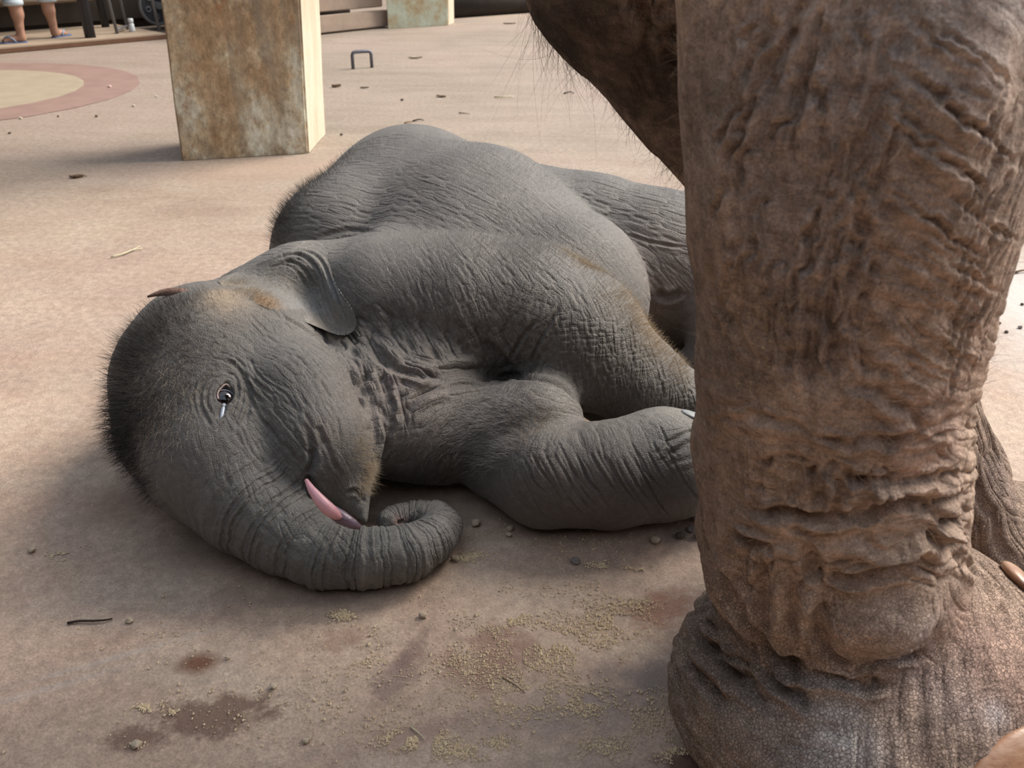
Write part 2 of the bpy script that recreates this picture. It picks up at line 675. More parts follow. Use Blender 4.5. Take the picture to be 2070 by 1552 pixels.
for a in [  # red-brown wet earth, dark damp marks, pale dust, painted calf shadow and sun glare
    ((400, 1338, 0.040, 0.026, 0.6, 0.1, 0.15), (0.17, 0.075, 0.04), 0.95),
    ((430, 1445, 0.110, 0.040, 0.35, 0.15, 0.75, 26), (0.155, 0.090, 0.062), 0.85),
    ((270, 1495, 0.050, 0.022, 0.35, 0.0, 0.75, 30), (0.155, 0.090, 0.062), 0.8),
    ((800, 1370, 0.030, 0.060, 0.4, -0.6, 0.8, 26), (0.19, 0.125, 0.105), 0.7),
    ((830, 1320, 0.018, 0.06, 0.4, -0.5, 0.8, 30), (0.19, 0.12, 0.10), 0.65),
    ((700, 1290, 0.05, 0.03, 0.5, 0.2, 0.8, 26), (0.23, 0.13, 0.09), 0.5),
    ((1000, 1330, 0.10, 0.06, 0.5, 0.4, 0.9, 22), (0.22, 0.115, 0.085), 0.7),
    ((1350, 1230, 0.08, 0.05, 0.5, 0.3, 0.8, 20), (0.25, 0.11, 0.07), 0.7),
    ((1300, 1370, 0.12, 0.05, 0.7, 0.1, 0.7, 14), (0.165, 0.14, 0.135), 0.65),
    ((1150, 1440, 0.16, 0.05, 0.7, 0.2, 0.8, 14), (0.235, 0.19, 0.175), 0.5),
    ((1390, 1545, 0.06, 0.03, 0.5, 0.2, 0.6, 20), (0.10, 0.045, 0.028), 0.85),
    ((830, 1490, 0.09, 0.03, 0.6, 0.3, 0.9, 22), (0.24, 0.14, 0.11), 0.5),
    ((1420, 1090, 0.10, 0.06, 0.7, 0.0, 0.7, 20), (0.16, 0.135, 0.125), 0.6),
    ((250, 1010, 0.12, 0.09, 0.8, 0.3, 0.5, 9), (0.19, 0.125, 0.095), 0.65),  # painted shadow left of the calf's head
    ((420, 1130, 0.20, 0.07, 0.8, -0.2, 0.5, 9), (0.20, 0.14, 0.105), 0.55),  # painted shadow below the calf's face
    ((600, 1210, 0.24, 0.05, 0.8, 0.0, 0.5, 9), (0.22, 0.155, 0.12), 0.5),  # painted shadow along the trunk
    ((1000, 1030, 0.20, 0.10, 0.8, 0.0, 0.4, 9), (0.21, 0.155, 0.115), 0.55),  # painted shadow under the foreleg
    ((800, 1000, 0.10, 0.06, 0.8, 0.0, 0.4, 9), (0.26, 0.20, 0.14), 0.5),  # painted shadow under chin and chest
    ((260, 1320, 0.20, 0.008, 0.7, 0.42, 0.4, 30), (0.42, 0.40, 0.38), 0.25),
    ((80, 1395, 0.14, 0.010, 0.7, 0.42, 0.4, 18), (0.42, 0.40, 0.38), 0.25),
    ((560, 340, 0.5, 0.25, 0.8, 0.3, 0.4, 3), (0.38, 0.26, 0.19), 0.5),
    ((2060, 600, 0.35, 0.9, 0.8, 0.0, 0.4, 4), (0.52, 0.49, 0.46), 0.7),  # sun glare at the right edge, painted pale
    ((1000, 30, 1.2, 0.8, 0.8, 0.0, 0.4, 2), (0.42, 0.31, 0.23), 0.5),
]:
    c = g.mix(g.math('MULTIPLY', blob(*a[0]), a[2]), c, a[1])
# long joint line and scratches
nb = g.bump(fin_, 0.004, 0.6)
nb = g.bump(g.noise(170, 4, 0.7), 0.002, 0.6, nb)
nb = g.bump(strk, 0.008, 0.35, nb)
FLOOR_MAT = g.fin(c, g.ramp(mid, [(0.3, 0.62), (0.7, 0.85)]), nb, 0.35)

# slightly uneven slab
xs = np.concatenate([np.linspace(-14, -2, 30), np.linspace(-1.9, 2.4, 120), np.linspace(2.6, 14, 26)])
ys = np.concatenate([np.linspace(-5, 0.3, 14), np.linspace(0.34, 4, 110), np.linspace(4.1, 24, 60)])
gx, gy = np.meshgrid(xs, ys, indexing='ij')
PP = np.stack([gx.ravel(), gy.ravel(), np.zeros(gx.size)], 1)
PP[:, 2] = -0.0015 + 0.0015 * noise3(PP * 3.1, 12) * (np.abs(PP[:, 0]) < 3) * (PP[:, 1] < 5)
nyy = len(ys)
ii, jj = np.meshgrid(np.arange(len(xs) - 1), np.arange(nyy - 1), indexing='ij')
a_ = (ii * nyy + jj).ravel()
TT = np.concatenate([np.stack([a_, a_ + nyy, a_ + nyy + 1], 1), np.stack([a_, a_ + nyy + 1, a_ + 1], 1)])
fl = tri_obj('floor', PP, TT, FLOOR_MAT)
tag(fl, 'dusty tan concrete floor with damp brown stains', kind='structure')

# painted circle on the floor at the left
PINK = plain('faded pink floor paint', (0.27, 0.175, 0.145), 0.8, 0.3, 0.25, 6)
CREAM = plain('faded cream floor paint', (0.34, 0.28, 0.20), 0.8, 0.3, 0.22, 7)
E_out = at(268, 150); 
pc = bpy.data.objects.new('painted_circle', None); C.objects.link(pc)
A1, A2, A3 = at(168, 163), at(0, 142), at(0, 219)


def circ3(a, b, c):
    ax, ay, bx, by, cx, cy = a[0], a[1], b[0], b[1], c[0], c[1]
    d = 2 * (ax * (by - cy) + bx * (cy - ay) + cx * (ay - by))
    ux = ((ax * ax + ay * ay) * (by - cy) + (bx * bx + by * by) * (cy - ay) + (cx * cx + cy * cy) * (ay - by)) / d
    uy = ((ax * ax + ay * ay) * (cx - bx) + (bx * bx + by * by) * (ax - cx) + (cx * cx + cy * cy) * (bx - ax)) / d
    return np.array([ux, uy]), math.hypot(ax - ux, ay - uy)


cc, rin = circ3(A1, A2, A3)
rout = np.linalg.norm(E_out[:2] - cc)
pc.location = (cc[0], cc[1], 0.0)
tag(pc, 'flat cream and pink painted circle on the floor at the far left', 'floor marking')
print('circle', cc, rin, rout)


def disc(name, r0, r1, z, mat):
    V_, F_ = [], []
    n = 96
    for k in range(n):
        th = 2 * math.pi * k / n
        w = 1 + 0.004 * math.sin(k * 1.7)
        V_ += [(r1 * w * math.cos(th), r1 * w * math.sin(th), z), (r0 * w * math.cos(th), r0 * w * math.sin(th), z), (r1 * w * math.cos(th), r1 * w * math.sin(th), 0.0)]
    for k in range(n):
        a, b = 3 * k, 3 * ((k + 1) % n)
        if r0 > 0: F_.append((a, b, b + 1, a + 1))
        F_.append((a + 2, b + 2, b, a))
    if r0 == 0: F_.append([3 * k for k in range(n)])
    o = mesh_obj(name, V_, F_, mat, pc, smooth=False)
    return o


tag(disc('ring', rin, rout, 0.0012, PINK), 'faded pink painted ring')
tag(disc('center_disc', 0, rin, 0.0012, CREAM), 'faded cream painted disc')

# pillars
g = NG('stained plaster')
n1 = g.noise(3.6, 12, 0.74, vec=g.map((1, 1, 0.7)))
n2 = g.noise(30, 8, 0.8, vec=g.map((1, 1, 0.6)))
c = g.ramp(n1, [(0.34, (0.29, 0.18, 0.095)), (0.45, (0.38, 0.26, 0.15)), (0.53, (0.46, 0.36, 0.235)), (0.58, (0.55, 0.50, 0.38)), (0.68, (0.62, 0.61, 0.52))])
c = g.mix(0.75, c, g.ramp(n2, [(0.35, 0.2), (0.65, 0.8)]), 'OVERLAY')
drp = g.noise(9, 8, 0.7, vec=g.map((1, 1, 0.10)))
c = g.mix(g.ramp(drp, [(0.50, 0.0), (0.64, 0.6)]), c, (0.24, 0.20, 0.15))
c = g.mix(g.ramp(g.noise(14, 6, 0.7, vec=g.map((1, 1, 0.5))), [(0.60, 0.0), (0.68, 0.7)]), c, (0.30, 0.14, 0.06))
PLASTER = g.fin(c, 0.85, g.bump(n2, 0.01, 0.5), 0.3)
g = NG('pale plaster')
n1 = g.noise(4, 6, 0.7, vec=g.map((1, 1, 0.3)))
c = g.ramp(n1, [(0.30, (0.44, 0.33, 0.22)), (0.50, (0.56, 0.48, 0.36)), (0.70, (0.62, 0.57, 0.46))])
PALE = g.fin(c, 0.8, g.bump(g.noise(30, 5, 0.7), 0.006, 0.5), 0.3)
g = NG('greenish plaster')
n1 = g.noise(4.5, 6, 0.7)
c = g.ramp(n1, [(0.30, (0.30, 0.18, 0.09)), (0.43, (0.38, 0.32, 0.20)), (0.55, (0.42, 0.44, 0.34)), (0.72, (0.50, 0.53, 0.43))])
MINT = g.fin(c, 0.85, g.bump(g.noise(26, 5, 0.7), 0.01, 0.5), 0.3)


def pillar(bl, br, bs, tl, tr, label, m1, m2, height=3.2, lean=None):
    """bl, br: foot corners of the near face; bs: foot corner at the right"""
    a, b, s_ = at(*bl), at(*br), at(*bs)
    e1 = b - a
    e2 = s_ - b
    d = a + e2
    o = bpy.data.objects.new('pillar', None); C.objects.link(o)
    ctr = (a + b + s_ + d) / 4
    o.location = ctr
    ln = lean
    N = 14
    def side(p, q, name, mat):
        V_, F_ = [], []
        for i in range(N + 1):
            z = height * i / N
            for j in range(9):
                t = j / 8
                x = p * (1 - t) + q * t + np.array([ln[0], ln[1], 0]) * z
                x = x + np.array([0, 0, z]) - ctr
                V_.append(x)
        for i in range(N):
            for j in range(8):
                k = i * 9 + j
                F_.append((k, k + 1, k + 10, k + 9))
        return V_, F_
    VV, FF, mi_ = [], [], []
    for p, q, mt in ((a, b, 0), (b, s_, 1), (s_, d, 0), (d, a, 1)):
        v, f = side(p, q, '', None)
        k = len(VV)
        VV += v
        FF += [tuple(x + k for x in y) for y in f]
        mi_ += [mt] * len(f)
    sh = mesh_obj('shaft', VV, FF, m1, o, smooth=False)
    sh.data.materials.append(m2)
    for p, mt in zip(sh.data.polygons, mi_): p.material_index = mt
    bm = bmesh.new(); bm.from_mesh(sh.data)
    bmesh.ops.remove_doubles(bm, verts=bm.verts, dist=0.001)
    eds = [e for e in bm.edges if len(e.link_faces) == 2 and abs(e.link_faces[0].normal.dot(e.link_faces[1].normal)) < 0.7 and abs(e.verts[0].co.z - e.verts[1].co.z) > 0.05]
    bmesh.ops.bevel(bm, geom=eds, offset=0.008, segments=2, affect='EDGES')
    for v in bm.verts:
        n = noise3(np.array([[v.co.x * 14, v.co.y * 14, v.co.z * 9]]), 5)[0]
        v.co.x += n * 0.003; v.co.y += n * 0.003
    bm.to_mesh(sh.data); bm.free()
    tag(o, label, 'pillar')
    return o


def leanof(foot, top, h=0.5):
    """how far a standing edge drifts per metre of height"""
    p = at(*foot)
    q = at(top[0], top[1], h)
    # where the picture line through foot & top meets height h near the foot
    best = None
    for t in np.linspace(0, 1.5, 300):
        x = foot[0] + (top[0] - foot[0]) * t; y = foot[1] + (top[1] - foot[1]) * t
        w = at(x, y, h)
        dd = np.linalg.norm(w[:2] - p[:2])
        if best is None or dd < best[0]: best = (dd, (w - p)[:2] / h)
    return best[1]


l1 = leanof((365, 325), (325, 0))
pillar((365, 325), (625, 309), (658, 270), None, None, 'near square pillar with brown stained plaster left of the calf', PLASTER, PALE, 3.2, l1 * 0.9)
pillar((783, 58), (906, 51), (918, 46), None, None, 'far square pillar with mint and rust plaster behind the calf', MINT, PALE, 3.2, l1 * 0.5)
print('lean', l1)

# metal tie ring set into the floor
STEEL = plain('dull dark steel', (0.10, 0.10, 0.12), 0.45, 0.5, 0.3, 30)
a, b = at(714, 139), at(752, 136)
h_ = 0.0
e = (b - a)
up_ = np.array([0, 0, 1.0])
hh = 0.105
pts = [a - up_ * 0.02, a + up_ * hh * 0.8, a + e * 0.05 + up_ * hh * 0.95, a + e * 0.15 + up_ * hh, a + e * 0.85 + up_ * hh, a + e * 0.95 + up_ * hh * 0.95, b + up_ * hh * 0.8, b - up_ * 0.02]
st = tube('floor_staple', [p - a for p in pts], 0.0115, STEEL, None, 10)
st.location = a
tag(st, 'dark steel tie loop standing up from the floor behind the calf', 'tie loop')

# ---- platform and dark store behind
WOOD = plain('old grey timber', (0.20, 0.155, 0.115), 0.85, 0.2, 0.35, 12)
PINKW = plain('pale dusty timber', (0.34, 0.26, 0.20), 0.85, 0.2, 0.25, 10)
DARKW = plain('dark brown timber', (0.036, 0.027, 0.021), 0.85, 0.2, 0.4, 10)
BLACKM = plain('dark painted metal', (0.030, 0.030, 0.034), 0.6, 0.4, 0.3, 20)
GREYM = plain('worn grey metal tube', (0.13, 0.13, 0.135), 0.45, 0.5, 0.3, 30)
CURB = plain('red-brown curb face', (0.15, 0.08, 0.05), 0.85, 0.2, 0.3, 12)
SLAB = plain('dusty raised slab', (0.34, 0.26, 0.19), 0.9, 0.2, 0.25, 8)
c0, c1 = at(-260, 132), at(340, 78)
dv = c1 - c0; dl = np.linalg.norm(dv); dv /= dl
nv = np.array([-dv[1], dv[0], 0.0])
rz = math.atan2(dv[1], dv[0])
HS = 0.04
o = box('raised_slab', (c0 + c1) / 2 + nv * 0.55 + np.array([0, 0, HS / 2]), (dl, 1.1, HS), SLAB, None, rz, 0.006)
tag(o, 'low raised concrete slab with a brown edge at the far left', kind='structure')
o = box('trim_1', (c0 + c1) / 2 - nv * 0.006 + np.array([0, 0, HS / 2 - 0.004]), (dl, 0.012, HS - 0.01), CURB, None, rz, 0.002)
tag(o, 'red-brown edge of the raised slab', kind='structure')


def onslab(px, py, z=HS):
    return at(px, py, z)


# back wall of the store
bw = bpy.data.objects.new('wall_left', None)
w0 = onslab(-200, 88) + nv * 0.75
bx = box('wall_left', (c0 + c1) / 2 + nv * 1.05 + np.array([0, 0, 1.6]), (dl + 2.0, 0.12, 3.3), DARKW, None, rz)
tag(bx, 'dark board wall behind the store at the far left', kind='structure')
for i in range(5):
    pl = box('board', (c0 + c1) / 2 + nv * 0.97 + np.array([0, 0, 0.14 + HS + i * 0.24]) , (dl + 1.9, 0.03, 0.215), DARKW, None, rz, 0.004)
    mw = pl.matrix_world.copy(); pl.parent = bx
# timber bench frame behind the person
fr = bpy.data.objects.new('timber_rack', None); C.objects.link(fr)
base = onslab(150, 62)
fr.location = base
bpy.context.view_layer.update()


def rel(p): return np.array(p) - base


def strut(name, p, q, r, mat, n=4, par=None):
    return tube(name, [rel(p), rel(q)], r, mat, par or fr, n)


post = onslab(183, 76)
strut('post', post, post + up_ * 1.6, 0.045, BLACKM)
p2 = onslab(20, 84) + nv * 0.35
strut('post', p2, p2 + up_ * 1.6, 0.04, BLACKM)
p3 = onslab(250, 62) + nv * 0.35
strut('post', p3, p3 + up_ * 1.6, 0.035, BLACKM)
for z_ in (0.24, 0.62, 1.0):
    strut('rail', p2 + up_ * z_, p3 + up_ * z_, 0.028, WOOD)
for k, z_ in enumerate((0.38, 0.52, 0.75)):
    a_ = p2 + nv * 0.12 + up_ * z_; b_ = p3 + nv * 0.12 + up_ * z_
    strut('backboard', a_, b_, 0.055, DARKW)
tag(fr, 'dark timber rack with posts and boards behind the person', 'rack')
# metal stand
ms = bpy.data.objects.new('metal_stand', None); C.objects.link(ms)
q0 = onslab(237, 68); base = q0
ms.location = q0
top = onslab(225, 2, 0.75)
q1 = onslab(258, 60); q2 = onslab(322, 62)
strut('leg', q0, q0 + np.array([-0.06, 0.02, 0.85]), 0.013, GREYM, 8, ms)
strut('leg', q1, q1 + np.array([-0.05, 0.02, 0.85]), 0.011, GREYM, 8, ms)
strut('leg', q2, q2 + np.array([-0.05, 0.02, 0.85]), 0.013, GREYM, 8, ms)
strut('rail', q0 + up_ * 0.03, q1 + up_ * 0.03, 0.009, GREYM, 8, ms)
strut('rail', q0 + np.array([-0.06, 0.02, 0.8]), q2 + np.array([-0.05, 0.02, 0.8]), 0.011, GREYM, 8, ms)
tag(ms, 'thin grey metal tube stand beside the dark rack', 'stand')
# wheel
wh = bpy.data.objects.new('spoked_wheel', None); C.objects.link(wh)
wc = onslab(324, 52) + up_ * 0.165
base = wc
wh.location = wc
ax_ = -nv
R_ = 0.15


def wpt(r, th): return wc + (dv * math.cos(th) + up_ * math.sin(th)) * r


tube('rim', [rel(wpt(R_, 2 * math.pi * k / 40)) for k in range(41)], 0.015, GREYM, wh, 8)
dsk = mesh_obj('disc', *sweep([rel(wc - nv * 0.01), rel(wc + nv * 0.01)], [R_ * 0.9, R_ * 0.9], 40), BLACKM, wh, smooth=False)
for k in range(6):
    th = 2 * math.pi * k / 6 + 0.3
    cpt = wpt(R_ * 0.6, th)
    tube('lug', [rel(cpt - nv * 0.014 + (dv * math.cos(u) + up_ * math.sin(u)) * 0.020) for u in np.linspace(0, 2 * math.pi, 13)], 0.006, GREYM, wh, 6)
mesh_obj('hub', *sweep([rel(wc - nv * 0.05), rel(wc + nv * 0.03)], [0.03, 0.034], 20), GREYM, wh, smooth=False)
tag(wh, 'dark round wheel with pale lugs leaning behind the stand', 'wheel')
# small white bottle
bo = onslab(268, 64)
bt = bpy.data.objects.new('small_bottle', None); C.objects.link(bt); bt.location = bo
WHITE = plain('white plastic', (0.62, 0.66, 0.66), 0.4, 0.5, 0.06, 20)
prof = [(0, .022), (.01, .024), (.06, .022), (.068, .014), (.075, .014)]
mesh_obj('body', *sweep([(0, 0, a) for a, b in prof], [b for a, b in prof], 16), WHITE, bt)
mesh_obj('cap', *sweep([(0, 0, .072), (0, 0, .076), (0, 0, .10), (0, 0, .102)], [.020, .022, .022, .018], 16), WHITE, bt)
tag(bt, 'small white plastic bottle standing on the slab by the metal stand', 'bottle')

# timber steps behind the near pillar
s0, s1 = at(560, 84), at(790, 58)
sv = s1 - s0; sl = np.linalg.norm(sv); sv /= sl
sn = np.array([-sv[1], sv[0], 0.0]); srz = math.atan2(sv[1], sv[0])
stp = bpy.data.objects.new('timber_platform', None); C.objects.link(stp)
mid_ = (s0 + s1) / 2 + sn * 0.15
stp.location = mid_
bpy.context.view_layer.update()
for k, (h0, back, th_, mt) in enumerate([(0.13, 0.00, 0.13, PINKW), (0.30, 0.10, 0.16, PINKW), (0.48, 0.30, 0.15, WOOD)]):
    b_ = box('plank', (0, 0, 0), (sl + 0.2, 0.10, th_), mt, stp, srz, 0.008, 0.004)
    b_.location = tuple(sn * back + np.array([0, 0, h0 - th_ / 2 + 0.012 * (k + 1)]))
for k in range(4):
    b_ = box('deck_plank', (0, 0, 0), (sl + 0.2, 0.24, 0.035), WOOD, stp, srz, 0.006, 0.004)
    b_.location = tuple(sn * (0.48 + k * 0.25) + np.array([0, 0, 0.50]))
bb = box('frame', (0, 0, 0), (sl + 0.1, 1.0, 0.36), DARKW, stp, srz, 0.01)
bb.location = tuple(sn * 0.95 + np.array([0, 0, 0.24]))
tag(stp, 'weathered timber platform of stacked planks behind the near pillar', 'platform')
# white sack on the platform
sck = bmesh.new()
bmesh.ops.create_icosphere(sck, subdivisions=4, radius=1.0)
for v in sck.verts:
    n = noise3(np.array([[v.co.x * 2.3, v.co.y * 2.3, v.co.z * 2.3]]), 8)[0]
    v.co *= 1 + 0.16 * n
    v.co.z = max(v.co.z, -0.55)
    v.co = Vector((v.co.x * 0.32, v.co.y * 0.2, v.co.z * 0.12 + 0.067))
SACK = plain('pale blue sack cloth', (0.50, 0.56, 0.60), 0.8, 0.3, 0.2, 9)
so = bm_obj('sack', sck, SACK, None, True)
so.location = Vector(mid_ + sn * 0.62 + sv * -0.10 + up_ * 0.522)
so.rotation_euler[2] = srz
tag(so, 'pale blue sack lying on the timber platform', 'sack')
pb = box('plank', (0, 0, 0), (0.9, 0.14, 0.06), WOOD, None, 0, 0.006)
pb.location = Vector(mid_ + sn * 0.50 + sv * 0.75 + up_ * 0.552)
pb.rotation_euler[2] = srz
tag(pb, 'loose grey plank lying on the timber platform beside the sack', 'plank')

# dark shed beyond
dk0 = at(860, 36); dk1 = at(1300, 5)
dd_ = dk1 - dk0; L_ = np.linalg.norm(dd_); dd_ /= L_
dn = np.array([-dd_[1], dd_[0], 0])
wf = box('wall_front', dk0 + dd_ * 1.0 + dn * 2.6 + up_ * 1.7, (34, 0.2, 3.4), BLACKM, None, math.atan2(dd_[1], dd_[0]))
tag(wf, 'dark shed wall at the far end', kind='structure')
lg = tube('dark_log', [(-0.0, 0, 0.09), (1.6, 0, 0.085), (3.2, 0.02, 0.08)], [0.10, 0.095, 0.085], DARKW, None, 14)
lg.location = at(905, 40) + dn * 0.15
lg.rotation_euler[2] = math.atan2(dd_[1], dd_[0])
tag(lg, 'dark log lying on the floor behind the far pillar', 'log')

# shelter roof over the left; unseen rear roof and walls added to cut fill
RF = plain('underside of roof sheet', (0.10, 0.085, 0.07), 0.9, 0.2, 0.3, 3)
o = box('ceiling', (-9.5, 4, 3.32), (13.4, 20.0, 0.12), RF); tag(o, 'dark shelter roof', kind='structure')
o = box('ceiling', (4.2, -4.1, 3.32), (13.9, 3.8, 0.12), RF); tag(o, 'unseen dark roof added behind the photographer to cut front fill', kind='structure')
o = box('wall_left', (-7.6, 0.2, 1.65), (0.2, 9.8, 3.3), DARKW); tag(o, 'unseen dark side wall added left of the photographer to block light', kind='structure')
o = box('light_blocker_back', (0, -4.6, 1.65), (24, 0.2, 3.3), DARKW); tag(o, 'unseen dark wall added behind the photographer to block front light', kind='structure')


# ================================================================== the calf
def calf_field():
    lo, hi = at(200, 1200)[:2], None
    s = SDF((-0.75, 0.78, -0.02), (0.95, 2.75, 0.62), VOX_CALF)
    # rib cage and belly, lying on its right side
    s.chain([S(722, 522, 172, z=0.20), S(838, 440, 168, z=0.22), S(965, 512, 200, z=0.22), S(1130, 602, 183, z=0.20)], k=0.02, kj=0.07)
    s.ell(dep(960, 560, 1.85), (0.26, 0.26, 0.20), k=0.05)
    # hindquarter
    s.chain([S(1060, 480, 148, z=0.22), S(1190, 512, 154, z=0.19), S(1320, 548, 160, z=0.17), S(1470, 560, 152, z=0.17)], k=0.008, kj=0.03)
    s.chain([S(1470, 600, 120, z=0.15), S(1480, 690, 90, z=0.10), S(1425, 740, 42, z=0.06), S(1388, 738, 32, z=0.05)], k=0.02)
    s.chain([S(1380, 640, 70, z=0.10), S(1470, 640, 90, z=0.10)], k=0.015)
    # neck and shoulder
    s.chain([S(520, 650, 112, z=0.20), S(620, 622, 122, z=0.21), S(760, 630, 162, z=0.20)], k=0.05)
    s.chain([S(800, 625, 150, z=0.235), S(950, 622, 150, z=0.25), S(1060, 630, 142, z=0.25), S(1165, 688, 142, z=0.21),
             S(1285, 765, 93, z=0.14), S(1390, 815, 62, z=0.09), S(1480, 850, 64, z=0.08)], k=0.02, kj=0.014)
    # chest / throat
    s.ell(S(840, 830, 130, z=0.11)[0], (0.15, 0.16, 0.115), k=0.05)
    s.chain([S(740, 800, 120, z=0.13), S(860, 790, 110, z=0.14)], k=0.05)
    # the lower foreleg: upper arm, then forearm folded forward
    s.chain([S(900, 890, 88, z=0.08), S(1085, 852, 96, z=0.135)], k=0.03)
    s.chain([S(1000, 935, 74), S(1100, 962, 104), S(1230, 960, 108), S(1340, 938, 114), S(1430, 935, 100)], k=0.012, kj=0.014)
    s.cone(*S(1205, 815, 40, z=0.07), *S(1290, 840, 40, z=0.06), k=0.008)
    # ---- head
    s.chain([S(438, 782, 190, z=0.165), S(505, 765, 180, z=0.165)], k=0.03)
    s.cone(*S(600, 830, 140, z=0.165), *S(640, 900, 118, z=0.14), k=0.04)
    s.cone(*S(408, 850, 168, z=0.15), *S(430, 738, 170, z=0.165), k=0.03)
    s.cone(*S(438, 782, 190, z=0.165), *S(436, 930, 130, z=0.13), k=0.03)
    s.cone(*S(436, 930, 130, z=0.13), *S(500, 1012, 96, z=0.09), k=0.03)
    s.chain([S(500, 1015, 103, z=0.09), S(570, 1075, 84, z=0.068), S(650, 1121, 69), S(740, 1128, 62), S(820, 1119, 57), S(872, 1094, 50)], k=0.03, kj=0.012)
    s.chain([S(872, 1094, 50), S(895, 1065, 42), S(880, 1042, 34, lift=0.004), S(838, 1037, 28, lift=0.01), S(800, 1043, 26, lift=0.012),
             S(783, 1053, 25, lift=0.014), S(803, 1057, 17, lift=0.022)], k=0.004, kj=0.006)
    # cheek and lower jaw
    s.chain([S(660, 860, 88, z=0.14), S(688, 940, 66, z=0.11), S(714, 1000, 30, z=0.085), S(738, 1052, 12, z=0.06)], k=0.03, kj=0.02)
    # the open mouth
    s.cone(dep(618, 962, 1.195), 0.008, dep(668, 1030, 1.185), 0.020, k=0.010, mode='sub')
    s.cone(dep(668, 1030, 1.185), 0.020, dep(722, 1066, 1.205), 0.012, k=0.010, mode='sub')
    s.floor(0.0, 0.012)
    return s



VOX_CALF = 0.008 if Q >= 1 else 0.011
V, T = calf_field().mesh()
V = lap(V, T, 3)
for px_ in ((2.2, 2.0, 1.8) if Q >= 1 else (2.6,)):
    V, T = refine(V, T, px_)
    V = lap(V, T, 2)
print('calf verts', len(V), 'tris', len(T))
sk = Skin(V, T)
CALF0 = sk

# rings of the trunk
TR = [(470, 985, 100, .09), (500, 1015, 103, .09), (570, 1075, 84, .068), (650, 1121, 69, None), (740, 1128, 62, None), (820, 1119, 57, None), (872, 1094, 50, None),
      (895, 1065, 42, None), (880, 1042, 34, .04), (838, 1037, 28, .035), (800, 1043, 26, .035), (783, 1053, 25, .035)]
tc_ = [S(a, b, c, z=d) if d else S(a, b, c) for a, b, c, d in TR]
cl = np.array([t_[0] for t_ in tc_]); cr_ = np.array([t_[1] for t_ in tc_])
u_ = np.linspace(0, len(cl) - 1, 120)
i_ = np.minimum(u_.astype(int), len(cl) - 2)
f_ = (u_ - i_)[:, None]
CLp = cl[i_] * (1 - f_) + cl[i_ + 1] * f_
CLr = cr_[i_] * (1 - f_[:, 0]) + cr_[i_ + 1] * f_[:, 0]
for _ in range(30): CLp[1:-1] = 0.25 * CLp[:-2] + 0.5 * CLp[1:-1] + 0.25 * CLp[2:]
arc = np.concatenate([[0], np.cumsum(np.linalg.norm(np.diff(CLp, axis=0), axis=1))])
lo, hi = CLp.min(0) - 0.1, CLp.max(0) + 0.1
mi = np.where(((V > lo) & (V < hi)).all(1))[0]
X = V[mi]
bd = np.full(len(X), 99.0); bq = np.full(len(X), 99.0); bs = np.zeros(len(X)); br = np.ones(len(X)); bt = np.zeros(len(X))
for i in range(len(CLp) - 1):
    ab = CLp[i + 1] - CLp[i]
    t = ((X - CLp[i]) @ ab) / (ab @ ab)
    tcl = np.clip(t, 0, 1)
    rr_ = CLr[i] + (CLr[i + 1] - CLr[i]) * tcl
    dr_ = np.linalg.norm(X - CLp[i] - tcl[:, None] * ab, axis=1)
    d = np.where(dr_ / rr_ < (1.5 if i < 76 else 1.32), dr_, 50.0)
    u = d < bd
    bd[u] = d[u]; bq[u] = (dr_ / rr_)[u]; bs[u] = arc[i] + (tcl * np.linalg.norm(ab))[u]; br[u] = CLr[i]; bt[u] = (i + tcl[u]) / len(CLp)
wgt = sstep(1.45, 1.12, bq) * sstep(0.01, 0.09, bs)
sc_ = 0.0155 * (1 - 0.62 * sstep(0.30, 0.62, bt * 0 + bs / arc[-1]))
bs2 = bs + 0.0035 * noise3(X / 0.03, 77) + 0.0012 * noise3(X / 0.008, 78)
kk = np.cumsum(np.concatenate([[0], np.diff(arc) / (0.0165 * (1 - 0.60 * sstep(0.45, 0.80, arc[1:] / arc[-1])))]))
ph = np.interp(bs2, arc, kk) * 1.0
ph = ph + 0.28 * np.sin(ph * 2.4)
fr = np.abs(ph - np.round(ph))
fr2 = np.abs(ph * 2 + 0.3 - np.round(ph * 2 + 0.3))
amp = 0.0050 * (0.75 + 0.4 * noise3(X / 0.035, 79)) * np.clip(br / 0.035, 0.35, 1.0)
sk.h[mi] += wgt * (-amp * np.exp(-(fr / 0.16) ** 2) - 0.35 * amp * np.exp(-(fr2 / 0.16) ** 2) + 0.35 * amp * (1 - 4 * fr * fr))

